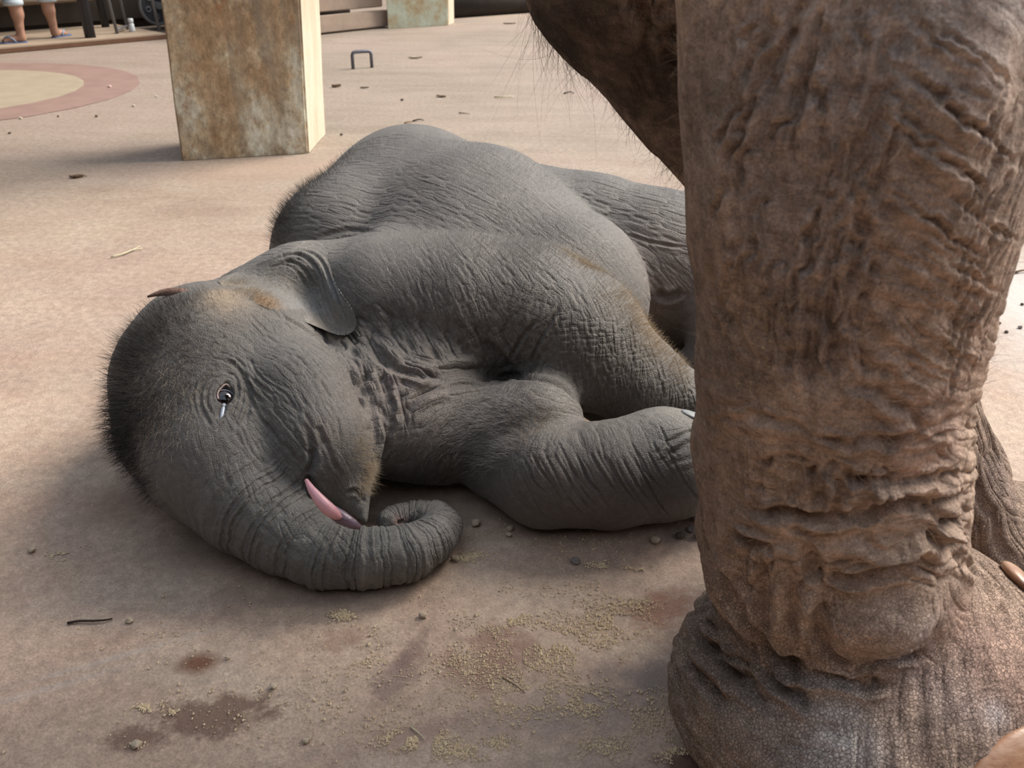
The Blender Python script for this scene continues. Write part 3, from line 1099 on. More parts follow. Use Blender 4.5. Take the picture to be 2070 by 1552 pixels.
# fine wrinkle fields: px, py, direction, spacing, depth, length ratio, cross wrinkles
mm = 0.001
sk.flow([
    # crown, brow, cheek
    (300, 760, 60, 7*mm, 0.3*mm, 4, 0), (350, 660, 40, 7*mm, 0.3*mm, 4, 0), (330, 880, 80, 7*mm, 0.35*mm, 4, 0.1), (440, 640, 20, 6*mm, 0.4*mm, 4, 0.1),
    (360, 1000, 75, 9*mm, 0.6*mm, 5, 0.2), (420, 930, 75, 7*mm, 0.6*mm, 4, 0.2), (420, 1050, 80, 12*mm, 1.3*mm, 6, 0.3), (480, 960, 70, 8*mm, 0.9*mm, 5, 0.3),
    (520, 720, 30, 7*mm, 0.9*mm, 5, 0.1), (560, 680, 35, 6*mm, 0.9*mm, 6, 0), (620, 720, 42, 6.5*mm, 1.1*mm, 7, 0.1), (670, 780, 60, 7*mm, 1.2*mm, 7, 0.1),
    (520, 790, 50, 7*mm, 1.4*mm, 6, 0.1), (560, 850, 50, 8*mm, 1.6*mm, 6, 0.15), (600, 900, 52, 8*mm, 1.7*mm, 6, 0.15), (560, 950, 48, 8*mm, 1.3*mm, 5, 0.3), (500, 880, 62, 7*mm, 1.1*mm, 5, 0.2),
    (640, 840, 62, 7*mm, 1.4*mm, 7, 0.1), (700, 860, 80, 7*mm, 1.1*mm, 7, 0.1), (690, 930, 60, 7*mm, 0.8*mm, 5, 0), (730, 930, 85, 6*mm, 0.5*mm, 5, 0), (590, 1020, 55, 9*mm, 1.0*mm, 4, 0.6),
    (440, 730, 15, 5*mm, 0.6*mm, 5, 0), (400, 800, 90, 5*mm, 0.5*mm, 5, 0),
    # neck folds
    (740, 700, 55, 12*mm, 4.2*mm, 3, 0.3), (790, 690, 50, 13*mm, 4.6*mm, 3.5, 0.3), (760, 780, 70, 12*mm, 4.5*mm, 3, 0.3), (800, 820, 75, 13*mm, 4*mm, 3, 0.3), (770, 880, 85, 12*mm, 3*mm, 5, 0.3),
    (850, 680, 58, 12*mm, 3.6*mm, 4, 0.3), (840, 750, 20, 14*mm, 4.5*mm, 5, 0.3), (900, 700, 58, 12*mm, 4.2*mm, 4, 0.3), (960, 690, 62, 12*mm, 4.6*mm, 4, 0.3), (1010, 690, 60, 12*mm, 4*mm, 3, 0.3),
    (930, 750, 0, 13*mm, 4*mm, 8, 0.1), (860, 800, -25, 13*mm, 3.6*mm, 6, 0.1), (880, 850, -50, 11*mm, 2.4*mm, 6, 0.1), (950, 800, -15, 12*mm, 2.8*mm, 8, 0), (850, 920, -60, 10*mm, 1.5*mm, 5, 0),
    (960, 860, -55, 10*mm, 1.8*mm, 6, 0.1), (1030, 820, -70, 9*mm, 1.1*mm, 5, 0.2), (1100, 810, 15, 9*mm, 0.9*mm, 5, 0.1), (1130, 840, 5, 9*mm, 0.8*mm, 5, 0.1),
    # shoulder and upper foreleg
    (720, 560, 40, 5.9*mm, 0.34*mm, 5, 0.1), (800, 540, 60, 5.9*mm, 0.34*mm, 6, 0.1), (880, 520, 60, 5.9*mm, 0.61*mm, 6, 0), (870, 610, 70, 5.9*mm, 1.22*mm, 6, 0.1), (960, 540, 55, 5.9*mm, 0.88*mm, 7, 0.1), (1040, 540, 50, 5.9*mm, 0.95*mm, 7, 0.1),
    (1120, 550, 42, 5.9*mm, 1.01*mm, 7, 0.1), (960, 620, 70, 5.9*mm, 1.14*mm, 6, 0.3), (1060, 620, -65, 7.2*mm, 1.22*mm, 6, 0.4), (1090, 690, -62, 9.2*mm, 1.89*mm, 6, 0.7), (1140, 680, 85, 6.6*mm, 1.22*mm, 5, 0.9),
    (1190, 600, 60, 5.9*mm, 0.88*mm, 6, 0.4), (1200, 690, 88, 5.9*mm, 1.14*mm, 5, 0.9), (1240, 760, 80, 5.9*mm, 1.01*mm, 4, 0.9), (1290, 720, 86, 5.9*mm, 1.22*mm, 5, 0.8), (1350, 780, 84, 5.9*mm, 1.28*mm, 6, 0.5), (1300, 800, 88, 5.2*mm, 0.75*mm, 4, 0.6),
    # rib cage, hip
    (640, 430, 10, 6.6*mm, 0.88*mm, 6, 0.1), (720, 350, 10, 6.6*mm, 0.88*mm, 6, 0.1), (740, 420, 12, 6.6*mm, 1.08*mm, 7, 0.1), (850, 330, 12, 6.6*mm, 0.47*mm, 5, 0.1), (850, 400, 18, 6.6*mm, 0.95*mm, 7, 0.1), (950, 430, 28, 6.6*mm, 0.88*mm, 7, 0),
    (1000, 350, 30, 6.6*mm, 0.41*mm, 6, 0), (1100, 450, 38, 5.9*mm, 0.54*mm, 6, 0), (1180, 500, 42, 5.9*mm, 0.54*mm, 6, 0), (1270, 590, 70, 6.6*mm, 0.54*mm, 5, 0.2), (620, 500, 10, 6.6*mm, 0.81*mm, 5, 0.1),
    (1140, 370, 18, 7.2*mm, 1.08*mm, 7, 0), (1220, 400, 18, 7.2*mm, 1.35*mm, 8, 0), (1300, 430, 15, 7.2*mm, 1.35*mm, 8, 0), (1360, 470, 20, 7.9*mm, 1.22*mm, 8, 0), (1280, 490, 32, 7.2*mm, 1.62*mm, 8, 0), (1340, 560, 50, 7.2*mm, 1.22*mm, 6, 0.2), (1360, 650, -55, 7.9*mm, 1.08*mm, 6, 0.1),
    # lower foreleg
    (1000, 900, -15, 9*mm, 0.5*mm, 5, 0), (1020, 980, 65, 10*mm, 0.7*mm, 8, 0), (1080, 900, -75, 9*mm, 1.3*mm, 4, 0.3), (1200, 880, 70, 11*mm, 1.2*mm, 6, 0.2), (1150, 980, 66, 14*mm, 0.9*mm, 9, 0), (1280, 960, 72, 14*mm, 0.9*mm, 8, 0),
    (1370, 890, -15, 8*mm, 1.5*mm, 7, 0), (1330, 850, 30, 8*mm, 0.5*mm, 5, 0), (1350, 1000, 70, 14*mm, 0.6*mm, 6, 0), (1290, 870, 60, 9*mm, 0.6*mm, 5, 0),
], seed=5)

# drawn creases
K = sk.crease
# round the eye
for pts, w, d in [
    ([(432, 752), (408, 778), (404, 815), (420, 850), (428, 862)], 5, 2.2), ([(438, 762), (420, 785), (418, 815), (430, 838)], 4, 1.8), ([(420, 745), (396, 772), (392, 812), (404, 848)], 4, 1.2),
    ([(452, 750), (476, 762), (482, 795), (474, 828), (462, 848)], 4.5, 2.6), ([(462, 742), (486, 762), (492, 800), (482, 835), (474, 858)], 4.5, 2.2), ([(440, 722), (470, 735), (492, 760), (504, 800), (500, 835), (486, 860)], 6, 3.0),
    ([(482, 742), (496, 765), (512, 795), (532, 815)], 5, 2.8), ([(470, 715), (488, 735), (500, 758), (520, 775), (555, 800)], 4, 1.8), ([(505, 800), (520, 835), (545, 870), (570, 900)], 4.5, 1.8),
    ([(488, 860), (500, 895), (520, 930)], 4, 1.4), ([(455, 851), (444, 862), (437, 872)], 3, 1.4), ([(505, 720), (512, 742), (530, 765), (575, 795), (600, 830)], 3.5, 1.4),
    ([(425, 722), (450, 728), (475, 745)], 3, 1.0), ([(430, 712), (460, 716), (485, 730)], 3, 0.9),
]:
    K(pts, w * 0.0007, d * 0.001)
# cheek border, lip, mouth corner
K([(545, 632), (600, 655), (650, 690), (700, 738), (728, 790), (738, 830)], 0.006, 0.004)
K([(612, 850), (628, 890), (632, 930), (620, 960), (640, 1000), (668, 1035)], 0.005, 0.004)
K([(655, 880), (668, 920), (690, 960)], 0.004, 0.0018)
K([(640, 860), (650, 880), (656, 900)], 0.006, 0.003)
K([(698, 1000), (716, 992), (732, 1004), (734, 1016)], 0.004, 0.004)
K([(616, 964), (640, 1003), (668, 1034), (712, 1062)], 0.0085, 0.016, lip=0.15)
K([(628, 905), (634, 935), (622, 962)], 0.006, 0.006)
# neck and armpit
K([(735, 690), (790, 735), (860, 758), (940, 748), (1010, 760)], 0.010, 0.010)
K([(830, 800), (880, 775), (950, 765), (1030, 768)], 0.008, 0.008)
K([(800, 850), (850, 800), (930, 780), (1010, 772)], 0.007, 0.006)
K([(980, 690), (1010, 720), (1040, 752)], 0.010, 0.008)
K([(1010, 762), (1050, 762), (1100, 766), (1140, 782), (1175, 815)], 0.009, 0.010, lip=0.2)
K([(735, 740), (748, 800), (758, 870), (764, 950)], 0.007, 0.007, noise=0.006)
K([(756, 730), (782, 790), (790, 860), (778, 930)], 0.006, 0.005, noise=0.006)
K([(1130, 620), (1090, 690), (1070, 740)], 0.004, 0.005)
K([(1085, 645), (1050, 690), (1030, 730)], 0.004, 0.004)
K([(640, 480), (700, 466), (780, 468)], 0.006, 0.003)
# lower foreleg
rs_ = np.random.default_rng(5)
for i_ in range(24):
    x0, y0 = 1045 + i_ * 13 + rs_.uniform(-5, 5), 925 - i_ * 2.2 + rs_.uniform(-25, 40)
    L_ = rs_.uniform(70, 150)
    K([(x0, y0), (x0 + L_ * 0.17, y0 + L_ * 0.33), (x0 + L_ * 0.36 + rs_.uniform(-5, 5), y0 + L_ * 0.66), (x0 + L_ * 0.62, y0 + L_)], 0.0024, rs_.uniform(0.0012, 0.0026), lip=0.12)
K([(1335, 905), (1375, 880), (1412, 868)], 0.004, 0.003)
K([(1345, 925), (1380, 900), (1412, 890)], 0.004, 0.0025)
K([(1325, 590), (1350, 602), (1380, 590)], 0.009, 0.010)
K([(1260, 470), (1320, 490), (1385, 500)], 0.004, 0.003)
# eye socket, nostrils
sk.bump(456, 798, 34, 44, 0.004, p=1.5)
sk.bump(455, 798, 16.5, 21, -0.014, ang=0.0, p=4)
sk.bump(457, 780, 6, 9, -0.007, p=2)
sk.bump(449, 829, 7, 18, -0.008, ang=0.2, p=2)
sk.bump(811, 1056, 9, 6, -0.006, p=2)
V = sk.press()
CALF_V, CALF_T = V, T
calf = bpy.data.objects.new('elephant_calf', None)
C.objects.link(calf)
calf.location = at(900, 900)
bpy.context.view_layer.update()
tag(calf, 'grey fuzzy baby elephant lying on its side on the floor, trunk curled', 'elephant')
OFF = np.array(calf.location)

# hide colours: patches of skin tone, some of them painted shade
def patches(V, base, lst, seed=3):
    """lst: (px,py,t or None, radius m, colour, strength) -> vertex colours"""
    col = np.tile(np.array(base, float), (len(V), 1))
    n = fbm(V / 0.05, seed, 4)
    for (p, r, c, st) in lst:
        d = np.linalg.norm((V - p) , axis=1) / r
        w = st * np.clip(np.exp(-d ** 2 * 1.2) * (1 + 0.6 * n), 0, 1)
        col = col * (1 - w[:, None]) + np.array(c) * w[:, None]
    return col


def paint(o, col):
    a = o.data.color_attributes.new('tint', 'FLOAT_COLOR', 'POINT')
    a.data.foreach_set('color', np.concatenate([col, np.ones((len(col), 1))], 1).astype(np.float32).ravel())


def pt(px, py):
    h, n = CALF0.hit(px, py)
    return h if h is not None else at(px, py)


GREY = (0.124, 0.114, 0.103)
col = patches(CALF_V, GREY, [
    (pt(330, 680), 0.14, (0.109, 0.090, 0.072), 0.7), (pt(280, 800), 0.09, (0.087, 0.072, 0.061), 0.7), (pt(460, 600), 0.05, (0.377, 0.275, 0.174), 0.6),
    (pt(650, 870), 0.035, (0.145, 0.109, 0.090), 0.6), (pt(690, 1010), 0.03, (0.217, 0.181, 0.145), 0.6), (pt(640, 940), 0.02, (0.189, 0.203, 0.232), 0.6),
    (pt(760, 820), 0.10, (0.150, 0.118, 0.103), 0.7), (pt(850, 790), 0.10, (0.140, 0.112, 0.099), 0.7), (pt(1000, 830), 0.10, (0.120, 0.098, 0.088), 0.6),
    (pt(1010, 970), 0.07, (0.070, 0.056, 0.048), 0.8), (pt(1280, 1000), 0.12, (0.075, 0.058, 0.048), 0.8), (pt(1150, 1000), 0.12, (0.123, 0.099, 0.084), 0.7), (pt(1350, 560), 0.14, (0.189, 0.145, 0.128), 0.6), (pt(1340, 830), 0.05, (0.275, 0.261, 0.232), 0.6),  # dark lower foreleg patches: the adult's shade painted into the tint
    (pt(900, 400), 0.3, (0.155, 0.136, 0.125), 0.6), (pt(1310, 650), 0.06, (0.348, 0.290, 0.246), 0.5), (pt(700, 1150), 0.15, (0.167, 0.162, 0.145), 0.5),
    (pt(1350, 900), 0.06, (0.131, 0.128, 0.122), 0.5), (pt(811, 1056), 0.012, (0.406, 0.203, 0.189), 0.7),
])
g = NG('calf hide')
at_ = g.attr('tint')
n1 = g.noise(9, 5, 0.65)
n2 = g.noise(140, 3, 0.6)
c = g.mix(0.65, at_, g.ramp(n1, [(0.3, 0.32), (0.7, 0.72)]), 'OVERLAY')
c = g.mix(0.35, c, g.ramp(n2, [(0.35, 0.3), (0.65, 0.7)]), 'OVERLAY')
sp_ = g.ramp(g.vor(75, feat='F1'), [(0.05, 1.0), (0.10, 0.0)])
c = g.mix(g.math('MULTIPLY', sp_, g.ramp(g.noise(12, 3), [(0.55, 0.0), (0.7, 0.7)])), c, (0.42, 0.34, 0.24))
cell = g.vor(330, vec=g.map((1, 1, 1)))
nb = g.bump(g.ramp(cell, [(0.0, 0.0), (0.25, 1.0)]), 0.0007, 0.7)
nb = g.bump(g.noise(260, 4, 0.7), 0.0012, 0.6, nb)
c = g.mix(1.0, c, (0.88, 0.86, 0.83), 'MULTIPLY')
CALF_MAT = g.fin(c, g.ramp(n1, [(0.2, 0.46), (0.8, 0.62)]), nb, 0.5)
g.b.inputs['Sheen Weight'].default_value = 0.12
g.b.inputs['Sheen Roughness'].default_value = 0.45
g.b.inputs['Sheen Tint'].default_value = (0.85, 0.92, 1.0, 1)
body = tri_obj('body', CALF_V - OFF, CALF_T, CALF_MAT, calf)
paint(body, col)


# ================================================================== the mother
def mother_field():
    s = SDF((-0.5, 0.42, -0.02), (1.6, 1.9, 1.9), VOX_MUM)
    # near leg, straight
    s.chain([(dep(1712, -720, 0.67), 0.17), (dep(1712, -400, 0.66), 0.15), (dep(1728, -150, 0.655), 0.130), (dep(1732, 150, 0.69), 0.134), (dep(1715, 420, 0.735), 0.129),
             (dep(1688, 700, 0.80), 0.1235), (dep(1673, 930, 0.875), 0.131), (dep(1672, 1095, 0.94), 0.146)], k=0.02, kj=0.04)
    # foot
    s.ell(dep(1765, 1400, 1.03), (0.25, 0.23, 0.17), k=0.03)
    s.ell(dep(1780, 1290, 1.0), (0.18, 0.17, 0.12), k=0.04)
    # far leg, slanting
    s.chain([(dep(1330, -420, 1.02), 0.28), (dep(1362, -130, 1.05), 0.188), (dep(1486, 112, 1.10), 0.148), (dep(1652, 430, 1.16), 0.118),
             (dep(1790, 740, 1.22), 0.10), (dep(1900, 990, 1.30), 0.105)], k=0.02, kj=0.05)
    s.ell(dep(2060, 1110, 1.33), (0.17, 0.15, 0.095), k=0.05)
    # belly and chest above the lens
    s.ell((0.55, 1.10, 1.74), (0.55, 0.42, 0.46), k=0.08)
    s.floor(0.0, 0.02)
    return s


VOX_MUM = 0.010 if Q >= 1 else 0.014
V, T = mother_field().mesh()
V = lap(V, T, 4)
for px_ in ((3.5, 2.6, 2.4) if Q >= 1 else (3.5,)):
    V, T = refine(V, T, px_)
    V = lap(V, T, 2)
print('mother verts', len(V), 'tris', len(T))
sk = Skin(V, T)
MUM0 = sk
sk.gain = 2.1
# broad lumps of loose hide first
sk.h += 0.004 * fbm(V / 0.10, 31, 3) * sstep(0.75, 0.45, V[:, 2])
sk.h += 0.0025 * noise3(V / np.array([0.035, 0.035, 0.09]), 33)
sk.bump(1790, 1265, 105, 70, 0.020, p=1.4)
sk.bump(1800, 1120, 130, 28, 0.006, p=1.4)
sk.bump(1800, 1000, 150, 26, 0.005, p=1.4)
sk.bump(1570, 1120, 60, 60, 0.006)
sk.bump(1580, 1230, 60, 70, 0.006)
sk.bump(1430, 1270, 40, 90, 0.008, ang=-0.4)
sk.bump(1900, 1180, 60, 60, 0.006)
sk.bump(1650, 1385, 60, 25, 0.007)
sk.bump(1480, 330, 90, 160, 0.008)
sk.bump(1900, 250, 120, 300, 0.010)
for y_, d_ in ((938, .006), (985, .006), (1035, .007), (1085, .008), (880, .005)):
    sk.bump(1930, y_, 40, 17, d_)
sk.flow([
    # upper leg: long soft wrinkles running down
    (1420, 60, 100, 11.0*mm, 0.69*mm, 6, 0.1), (1500, 80, 112, 17.0*mm, 2.53*mm, 7, 0), (1600, 60, 110, 15.3*mm, 2.99*mm, 7, 0), (1690, 90, 97, 11.0*mm, 2.76*mm, 6, 0), (1780, 100, 105, 11.0*mm, 2.76*mm, 6, 0.1),
    (1860, 60, 70, 11.9*mm, 1.38*mm, 5, 0.3), (1980, 60, 30, 12.8*mm, 1.15*mm, 8, 0.3), (1560, 230, 100, 12.8*mm, 2.07*mm, 5, 0), (1420, 260, 85, 9.3*mm, 0.69*mm, 5, 0.1), (1660, 260, 95, 10.2*mm, 2.53*mm, 6, 0),
    (1760, 260, 112, 11.0*mm, 3.45*mm, 6, 0.1), (1880, 250, 38, 14.4*mm, 1.49*mm, 10, 0.25), (1980, 220, 38, 14.4*mm, 1.38*mm, 10, 0.25), (2030, 350, -65, 8.5*mm, 1.15*mm, 8, 0.1), (1900, 380, 38, 14.4*mm, 1.84*mm, 10, 0.3),
    (1500, 420, 88, 11.0*mm, 1.38*mm, 5, 0.1), (1420, 450, 88, 10.2*mm, 0.69*mm, 5, 0.1), (1600, 420, 75, 11.0*mm, 1.61*mm, 5, 0.1), (1720, 400, 108, 10.2*mm, 3.68*mm, 5, 0.1), (1820, 440, 42, 11.9*mm, 2.30*mm, 8, 0.3),
    (1940, 480, 40, 13.6*mm, 1.84*mm, 10, 0.25), (2000, 480, -62, 8.5*mm, 1.38*mm, 9, 0.1), (1540, 560, 88, 10.2*mm, 1.84*mm, 5, 0.1), (1420, 620, 90, 10.2*mm, 0.80*mm, 4, 0.3), (1650, 560, 92, 9.3*mm, 3.22*mm, 5, 0.1),
    (1740, 540, 95, 9.3*mm, 3.68*mm, 4, 0.2), (1850, 560, 28, 11.9*mm, 2.30*mm, 9, 0.2), (1930, 580, 25, 11.9*mm, 1.84*mm, 9, 0.2), (1985, 620, -62, 8.5*mm, 1.38*mm, 7, 0.1), (1500, 680, 85, 10.2*mm, 2.07*mm, 5, 0.2),
    (1600, 660, 92, 8.5*mm, 3.45*mm, 4, 0.1), (1690, 690, 90, 8.5*mm, 4.14*mm, 4, 0.1), (1790, 680, 50, 10.2*mm, 2.53*mm, 6, 0.2), (1900, 700, 30, 11.9*mm, 2.30*mm, 8, 0.1), (1970, 740, 20, 11.0*mm, 1.61*mm, 6, 0.2),
    # shin and pleats above the foot
    (1450, 760, 15, 14*mm, 1.2*mm, 5, 0.2), (1560, 780, 80, 12*mm, 2.2*mm, 4, 0.2), (1700, 800, 80, 13*mm, 1.6*mm, 4, 0.2), (1820, 790, 35, 15*mm, 2.2*mm, 7, 0.1), (1930, 820, 15, 14*mm, 2.0*mm, 6, 0.2),
    (1440, 900, 5, 16*mm, 1.0*mm, 4, 0.5), (1560, 890, 8, 15*mm, 2.0*mm, 6, 0.3), (1700, 910, 10, 15*mm, 2.4*mm, 7, 0.2), (1850, 900, 5, 14*mm, 2.4*mm, 7, 0.1), (1940, 930, 5, 12*mm, 2.6*mm, 5, 0.1),
    (1440, 1000, 85, 14*mm, 1.2*mm, 4, 0.5), (1560, 980, 80, 14*mm, 3.0*mm, 4, 0.4), (1660, 990, 75, 14*mm, 4.0*mm, 4, 0.3), (1760, 1000, 80, 14*mm, 3.4*mm, 3, 0.4), (1870, 1000, 0, 12*mm, 2.6*mm, 5, 0.3), (1930, 1020, 0, 12*mm, 3.6*mm, 4, 0.2),
    (1450, 1100, 75, 16*mm, 2.0*mm, 4, 0.4), (1560, 1080, 20, 15*mm, 3.0*mm, 4, 0.3), (1700, 1080, -15, 16*mm, 3.0*mm, 6, 0.1), (1830, 1080, -10, 16*mm, 2.2*mm, 7, 0.1), (1920, 1090, 20, 14*mm, 3*mm, 4, 0.2),
    (1560, 1180, 85, 15*mm, 4.4*mm, 4, 0.2), (1620, 1220, 88, 15*mm, 4.0*mm, 4, 0.2), (1560, 1260, 85, 14*mm, 3.0*mm, 5, 0.1), (1470, 1200, 70, 16*mm, 2.2*mm, 5, 0.2),
    # heel and foot
    (1420, 1250, 60, 15*mm, 5.1*mm, 6, 0.1), (1400, 1330, 68, 15*mm, 4.5*mm, 7, 0.1), (1470, 1340, 52, 15*mm, 5.4*mm, 6, 0.1), (1540, 1390, 50, 16*mm, 3.9*mm, 6, 0.1), (1400, 1430, 62, 15*mm, 1.8*mm, 5, 0.1),
    (1480, 1460, 50, 15*mm, 1.0*mm, 5, 0.1), (1600, 1450, 30, 12*mm, 0.7*mm, 4, 0.3), (1750, 1420, 90, 12*mm, 0.8*mm, 5, 0.3), (1870, 1450, 90, 13*mm, 1.4*mm, 8, 0.2), (1960, 1400, 85, 13*mm, 1.2*mm, 8, 0.2),
    (1800, 1260, 70, 9*mm, 0.5*mm, 3, 0.5), (1900, 1280, 70, 12*mm, 0.8*mm, 4, 0.3), (2000, 1250, 62, 14*mm, 1.2*mm, 8, 0.1), (1960, 1180, 62, 13*mm, 1.4*mm, 7, 0.1), (2030, 1330, 75, 12*mm, 0.9*mm, 5, 0.3), (1800, 1520, 88, 12*mm, 1.2*mm, 7, 0.2),
    # far leg
    (1100, 40, 45, 14*mm, 0.8*mm, 5, 0.1), (1180, 120, 48, 14*mm, 0.8*mm, 5, 0.1), (1250, 100, 55, 14*mm, 0.8*mm, 5, 0.1), (1320, 260, 50, 15*mm, 0.8*mm, 5, 0.1), (1330, 60, 80, 16*mm, 4.0*mm, 5, 0.1), (1340, 160, 70, 16*mm, 3.0*mm, 5, 0.1),
    (1990, 1000, 68, 15*mm, 4.0*mm, 9, 0.0), (2020, 1080, 75, 15*mm, 3.0*mm, 8, 0.0), (2050, 1010, 50, 10*mm, 1.0*mm, 5, 0.2),
], seed=41, power=4.0, reach=0.22)
K = sk.crease
for pts, w, d in [
    ([(1476, 1024), (1575, 1043), (1695, 1051), (1794, 1035), (1876, 1029), (1942, 1057)], 7, 9), ([(1629, 865), (1717, 889), (1794, 892), (1904, 881), (1992, 859)], 5.5, 5.5), ([(1420, 850), (1520, 850), (1629, 872), (1717, 895)], 5, 3),
    ([(1646, 925), (1717, 958), (1794, 969), (1882, 969), (1975, 936)], 5.5, 7), ([(1520, 935), (1580, 930), (1646, 925)], 5, 4),
    ([(1662, 1167), (1739, 1170), (1821, 1150), (1876, 1128)], 8, 11), ([(1481, 1084), (1520, 1106), (1575, 1109)], 6, 10), ([(1440, 1130), (1465, 1167), (1520, 1276), (1575, 1337), (1640, 1352)], 10, 17),
    ([(1542, 1342), (1560, 1372), (1596, 1390), (1651, 1425)], 8, 10), ([(1607, 1367), (1684, 1368), (1750, 1386), (1794, 1381)], 6, 8), ([(1728, 1348), (1794, 1337), (1876, 1326)], 6, 6),
    ([(1690, 1205), (1657, 1255), (1673, 1312), (1728, 1348)], 9, 11), ([(1547, 1156), (1541, 1221), (1547, 1282)], 7, 8), ([(1596, 1194), (1607, 1249), (1591, 1293)], 7, 8), ([(1629, 1106), (1640, 1156), (1665, 1170)], 8, 9),
    ([(1399, 1227), (1437, 1309), (1487, 1359), (1530, 1408)], 8, 12), ([(1377, 1309), (1421, 1375), (1481, 1436)], 7, 9), ([(1425, 1240), (1470, 1310), (1520, 1350)], 6, 8), ([(1410, 1290), (1440, 1340), (1500, 1390), (1560, 1430)], 6, 8), ([(1560, 1360), (1600, 1410), (1640, 1440)], 6, 7), ([(1520, 936), (1528, 985), (1525, 1029)], 6, 6),
    ([(1893, 963), (1953, 976)], 6, 8), ([(1900, 1012), (1950, 1010)], 6, 8), ([(1910, 1062), (1950, 1060)], 6, 9), ([(1882, 1084), (1926, 1116), (1955, 1106)], 7, 10),
    ([(1720, 762), (1790, 800), (1855, 850), (1900, 858), (1986, 843)], 6, 5), ([(1700, 720), (1800, 760), (1880, 820)], 5, 3.5), ([(1566, 0), (1530, 81), (1499, 167)], 6, 4.5), ([(1625, 0), (1594, 72), (1557, 144), (1520, 220)], 6, 4.5),
    ([(1666, 0), (1639, 90), (1621, 189), (1600, 260)], 5, 4), ([(1819, 36), (1783, 158), (1747, 253), (1720, 361)], 7, 6), ([(1750, 0), (1742, 120), (1720, 230)], 5, 4), ([(1720, 361), (1735, 440), (1722, 520)], 6, 6),
    ([(1740, 430), (1760, 500), (1775, 560)], 6, 5), ([(1640, 600), (1650, 660), (1640, 730), (1650, 790)], 6, 7), ([(1690, 560), (1680, 640), (1690, 710), (1685, 780)], 6, 7), ([(1580, 640), (1590, 700), (1580, 760)], 5, 4),
    ([(1440, 520), (1445, 600), (1490, 680), (1520, 740)], 7, 3.5), ([(1365, 1230), (1372, 1330), (1385, 1420)], 6, 3),
    ([(1500, 1100), (1530, 1150), (1520, 1200)], 6, 6), ([(1740, 1090), (1790, 1120), (1850, 1100)], 7, 5), ([(1600, 1060), (1640, 1085), (1700, 1080)], 6, 5), ([(1940, 1120), (1985, 1180), (2000, 1240)], 6, 4), ([(1970, 1130), (2020, 1200), (2030, 1260)], 6, 4),
    ([(1690, 960), (1700, 1000), (1690, 1040)], 6, 6), ([(1640, 950), (1655, 985), (1640, 1030)], 6, 6), ([(1725, 975), (1745, 1010), (1740, 1040)], 6, 5), ([(1600, 940), (1612, 985), (1600, 1030)], 6, 5), ([(1785, 985), (1790, 1015)], 5, 4),
]:
    K(pts, w * 0.0010, d * 0.0012, noise=0.006)
rs_ = np.random.default_rng(8)
for i_ in range(26):      # slanting net of fine folds on the outer side of the leg
    x0, y0 = 1800 + rs_.uniform(-30, 120), 20 + i_ * 27 + rs_.uniform(-6, 6)
    L_ = rs_.uniform(120, 230)
    sl_ = 0.78 - 0.25 * (i_ / 26)
    K([(x0, y0), (x0 + L_ * 0.33, y0 + L_ * 0.33 * sl_), (x0 + L_ * 0.66, y0 + L_ * 0.70 * sl_), (x0 + L_, y0 + L_ * sl_)], 0.0027, 0.0024, lip=0.4, noise=0.003)
for i_ in range(22):
    x0, y0 = 2060 - i_ * 3 + rs_.uniform(-60, 10), 150 + i_ * 26 + rs_.uniform(-8, 8)
    L_ = rs_.uniform(80, 150)
    K([(x0, y0), (x0 - L_ * 0.2, y0 + L_ * 0.4), (x0 - L_ * 0.45, y0 + L_)], 0.0026, 0.0026, lip=0.4, noise=0.003)
for i_ in range(26):      # long folds running down the middle
    x0, y0 = 1500 + rs_.uniform(0, 330), rs_.uniform(-10, 560)
    L_ = rs_.uniform(80, 200)
    K([(x0, y0), (x0 - L_ * 0.12 + rs_.uniform(-8, 8), y0 + L_ * 0.35), (x0 - L_ * 0.2 + rs_.uniform(-8, 8), y0 + L_ * 0.7), (x0 - L_ * 0.34, y0 + L_)], 0.0040, 0.0038, lip=0.6, noise=0.005)
for pts in ([(1270, 0), (1300, 40), (1320, 78)], [(1300, 0), (1318, 40), (1322, 70)], [(1335, 0), (1340, 40), (1352, 62)], [(1315, 70), (1345, 66), (1368, 64)], [(1335, 72), (1350, 110), (1368, 150)], [(1285, 0), (1300, 60), (1310, 110)]):
    K(pts, 0.008, 0.009, lip=0.6)
V = sk.press()
# three toes of the near foot push out over the nails
MUM_V, MUM_T = V, T
mum = bpy.data.objects.new('adult_elephant', None)
C.objects.link(mum)
MOFF = at(1720, 1560)
mum.location = MOFF
bpy.context.view_layer.update()
tag(mum, 'towering adult elephant whose brown wrinkled legs stand at the right', 'elephant')


def mp(px, py):
    h, n = MUM0.hit(px, py)
    return h if h is not None else at(px, py)


